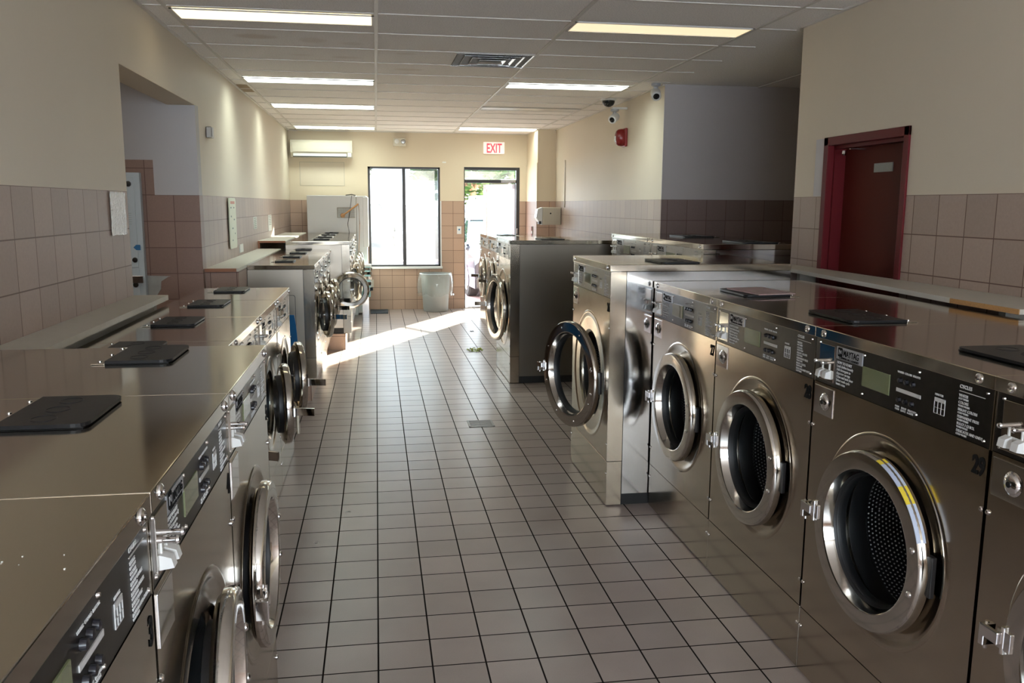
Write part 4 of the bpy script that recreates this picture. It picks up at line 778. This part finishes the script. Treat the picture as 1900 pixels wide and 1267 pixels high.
crumb(1.25, 11.35, 0, .03, 'grey crumpled scrap on the sunlit floor before the entrance', 'litter', 'cord_black')
t = thing('magazine', 'open glossy leaflet lying on the top of machine 27', 'leaflet', (1.79, 3.78, 1.2985), RAD(10))
mg = MB()
for i in range(9):
    pass
mg.add([(-.10, -.13, .0), (.10, -.13, .0), (.10, .13, .006), (-.10, .13, .004), (-.10, -.13, .004), (.10, -.13, .003), (.10, .13, .010), (-.10, .13, .010)], [(0, 1, 2, 3), (4, 5, 6, 7), (0, 1, 5, 4), (2, 3, 7, 6), (1, 2, 6, 5), (3, 0, 4, 7)])
part('pages', mg, 'magazine', t)
sp = MB()
for i in range(260):
    x = -.62+random.gauss(0, .05)*1.3; y = 1.08+random.gauss(0, .04); s = random.uniform(.0004, .0011)
    sp.box(x-s, x+s, y-s, y+s, 1.2481, 1.2481+s)
o = single('spilled_powder', sp, 'lint', 'scattered white powder grains on the top of machine 3', 'powder'); o['kind'] = 'stuff'

# ------------------------------------------------------------------ outdoors
struct('ground_outside', MB().box(-20, 30, 14.2, 60, -.14, -.06), 'asphalt'); struct('pavement_outside', MB().box(-6, 10, 14.0, 15.3, -.14, -.01), 'concrete')
def wheel(t, x, y, r=.33, w=.2):
    q = part('wheel', MB().lathe([(r*.62, -w/2), (r*.93, -w/2), (r, -w/2+.03), (r, w/2-.03), (r*.93, w/2), (r*.62, w/2)], 32, 'x', (x, y, r-.06)), 'tyre', t)
    al = MB().lathe([(.0005, w/2-.03), (r*.55, w/2-.03), (r*.62, w/2-.005), (r*.64, w/2)], 24, 'x', (x, y, r-.06)); al.lathe([(.0005, -w/2+.03), (r*.55, -w/2+.03), (r*.62, -w/2+.005), (r*.64, -w/2)], 24, 'x', (x, y, r-.06))
    for i in range(5):
        a = i*2*pi/5
        for s in (-1, 1): al.cyl((x+s*(w/2-.01), y, r-.06), (x+s*(w/2-.01), y+r*.6*cos(a), r-.06+r*.6*sin(a)), .02, 6)
    part('rim', al, 'alloy', q)
def car(name, label, x, y, rz, body, hood, roof, L_, Wd, cat='car'):
    """nose points to local -y"""
    t = thing(name, label, cat, (x, y, 0), rz)
    hw = Wd/2; z0 = .16
    side = [(0, z0), (0, hood*.72), (.10, hood*.86), (.95, hood), (1.65, hood+.02), (L_-.9, hood+.06), (L_-.05, hood+.02), (L_, z0+.35), (L_, z0)]
    b = MB(); n = len(side); sec = ((-1.0, .0), (-.96, .0), (.96, 0), (1, 0))
    vs = []
    for k, s in ((-1, 0), (-.9, 1), (.9, 1), (1, 0)):
        for (yy, zz) in side: vs.append((k*hw, yy, zz-(0 if s else (.07 if zz > z0+.1 else -.0))))
    fs = [tuple(range(n)), tuple(3*n+i for i in range(n))[::-1]]
    for k in range(3): fs += [(k*n+i, k*n+(i+1) % n, (k+1)*n+(i+1) % n, (k+1)*n+i) for i in range(n)]
    b.add(vs, fs); part('body', b, body, t)
    g0, g1, g2, g3 = 1.05, 1.75, L_-1.5, L_-.55; vs = []
    for zz, ya, yb, ww in ((hood-.01, g0, g3, hw*.92), (roof-.03, g1, g2, hw*.72)): vs += [(-ww, ya, zz), (ww, ya, zz), (ww, yb, zz), (-ww, yb, zz)]
    cb_ = part('cabin_glass', MB().add(vs, [(0, 1, 5, 4), (1, 2, 6, 5), (2, 3, 7, 6), (3, 0, 4, 7), (4, 5, 6, 7), (0, 3, 2, 1)]), 'car_glass', t)
    rf_ = MB().box(-hw*.73, hw*.73, g1-.02, g2+.02, roof-.035, roof, .015)
    for s in (-1, 1):
        rf_.cyl((s*hw*.92, g0, hood), (s*hw*.725, g1, roof-.02), .028, 8); rf_.cyl((s*hw*.92, g3, hood), (s*hw*.725, g2, roof-.02), .035, 8); ym = (g1+g2)/2; rf_.cyl((s*hw*.925, ym, hood), (s*hw*.735, ym, roof-.02), .025, 8)
    part('roof', rf_, body, t)
    for s in (-1, 1):
        part('mirror', MB().box(s*(hw+.06)-.09, s*(hw+.06)+.09, g0+.18, g0+.28, hood+.02, hood+.15, .02), body, t)
        part('headlamp', MB().box(s*(hw-.28)-.17, s*(hw-.28)+.17, -.012, .06, hood*.62, hood*.78, .01), 'headlamp', t)
        for yy in (.85, L_-.9): wheel(t, s*(hw-.10), yy)
    q = part('grille', MB().box(-hw*.45, hw*.45, -.01, .02, hood*.42, hood*.75), 'car_black', t); sl_ = MB()
    for i in range(5): sl_.box(-hw*.44, hw*.44, -.016, -.008, hood*(.45+.06*i), hood*(.465+.06*i))
    part('grille_slats', sl_, 'alloy', q); part('bumper', MB().box(-hw*.98, hw*.98, -.06, .05, z0, hood*.40, .03), 'car_black', t)
    part('licence_plate', MB().box(-.155, .155, -.075, -.062, hood*.22, hood*.22+.14), 'plate_white', t)
    return t
car('sedan', 'dark blue sedan parked nose-in outside the open entrance door', 2.66, 15.75, RAD(5), 'car_dark', .92, 1.42, 4.4, 1.75)
car('suv', 'dark vehicle with a chrome grille parked behind the left window pane', -.56, 16.7, 0, 'car_dark', 1.12, 1.72, 4.5, 1.85)
car('van', 'white van with a pale windscreen parked farther beyond the entrance', 3.45, 21.5, RAD(0), 'car_white', 1.25, 1.95, 5.0, 2.0, 'van')
def tree(x, y, h, r, label, seed):
    random.seed(seed); t = thing('tree', label, 'tree', (x, y, -.06), group='trees outside')
    tr = MB().cyl((0, 0, 0), (.1, 0, h*.5), .16, 10, .10)
    for i in range(6):
        a = i*1.05+seed; tr.cyl((.1, 0, h*.42+.05*i), (.1+r*.7*cos(a), r*.7*sin(a), h*.72), .07, 8, .02)
    part('trunk', tr, 'bark', t); lv_ = MB()
    for i in range(2600):
        while True:
            p = Vector([random.uniform(-1, 1) for _ in range(3)])
            if .35 < p.length < 1: break
        p = Vector((p.x*r, p.y*r, h*.72+p.z*h*.33)); s = .12+.1*random.random(); q = Matrix.Rotation(random.random()*6.3, 3, 'Z') @ Matrix.Rotation(random.random()*3, 3, 'X')
        lv_.add([p+q @ Vector(c_) for c_ in ((-s, 0, 0), (0, -s*.5, .02), (s, 0, 0), (0, s*.5, -.02))], [(0, 1, 2, 3)])
    part('foliage', lv_, 'leaves', t)
tree(3.3, 30, 5.2, 2.3, 'green tree seen through the open entrance above the parked cars', 3)
tree(-2.0, 33, 5.5, 2.2, 'green tree showing faintly through the left window pane', 5)
tree(3.9, 40, 4.6, 2.4, 'green tree showing faintly through the right window pane', 8)
t = thing('fence', 'pale board fence behind the parked vehicles', 'fence', (0, 27, -.06)); fb = MB(); fpst = MB()
for i in range(70): fb.box(-6+.2*i, -6+.2*i+.17, 0, .03, .05, 1.75)
for i in range(8): fpst.box(-6+2*i, -5.9+2*i, .03, .13, 0, 1.85)
part('boards', fb, 'fence_wood', t); part('posts', fpst, 'fence_wood', t)
# drop empty meshes of the composite structure roots
for nme in ('window_1', 'window_2', 'door_1', 'door_2'):
    o = bpy.data.objects.get(nme)
    if o and o.type == 'MESH' and len(o.data.vertices) == 0:
        e = bpy.data.objects.new(nme+'_x', None); COL.objects.link(e)
        for c in list(o.children): c.parent = e
        bpy.data.objects.remove(o); e.name = nme; e['kind'] = 'structure'
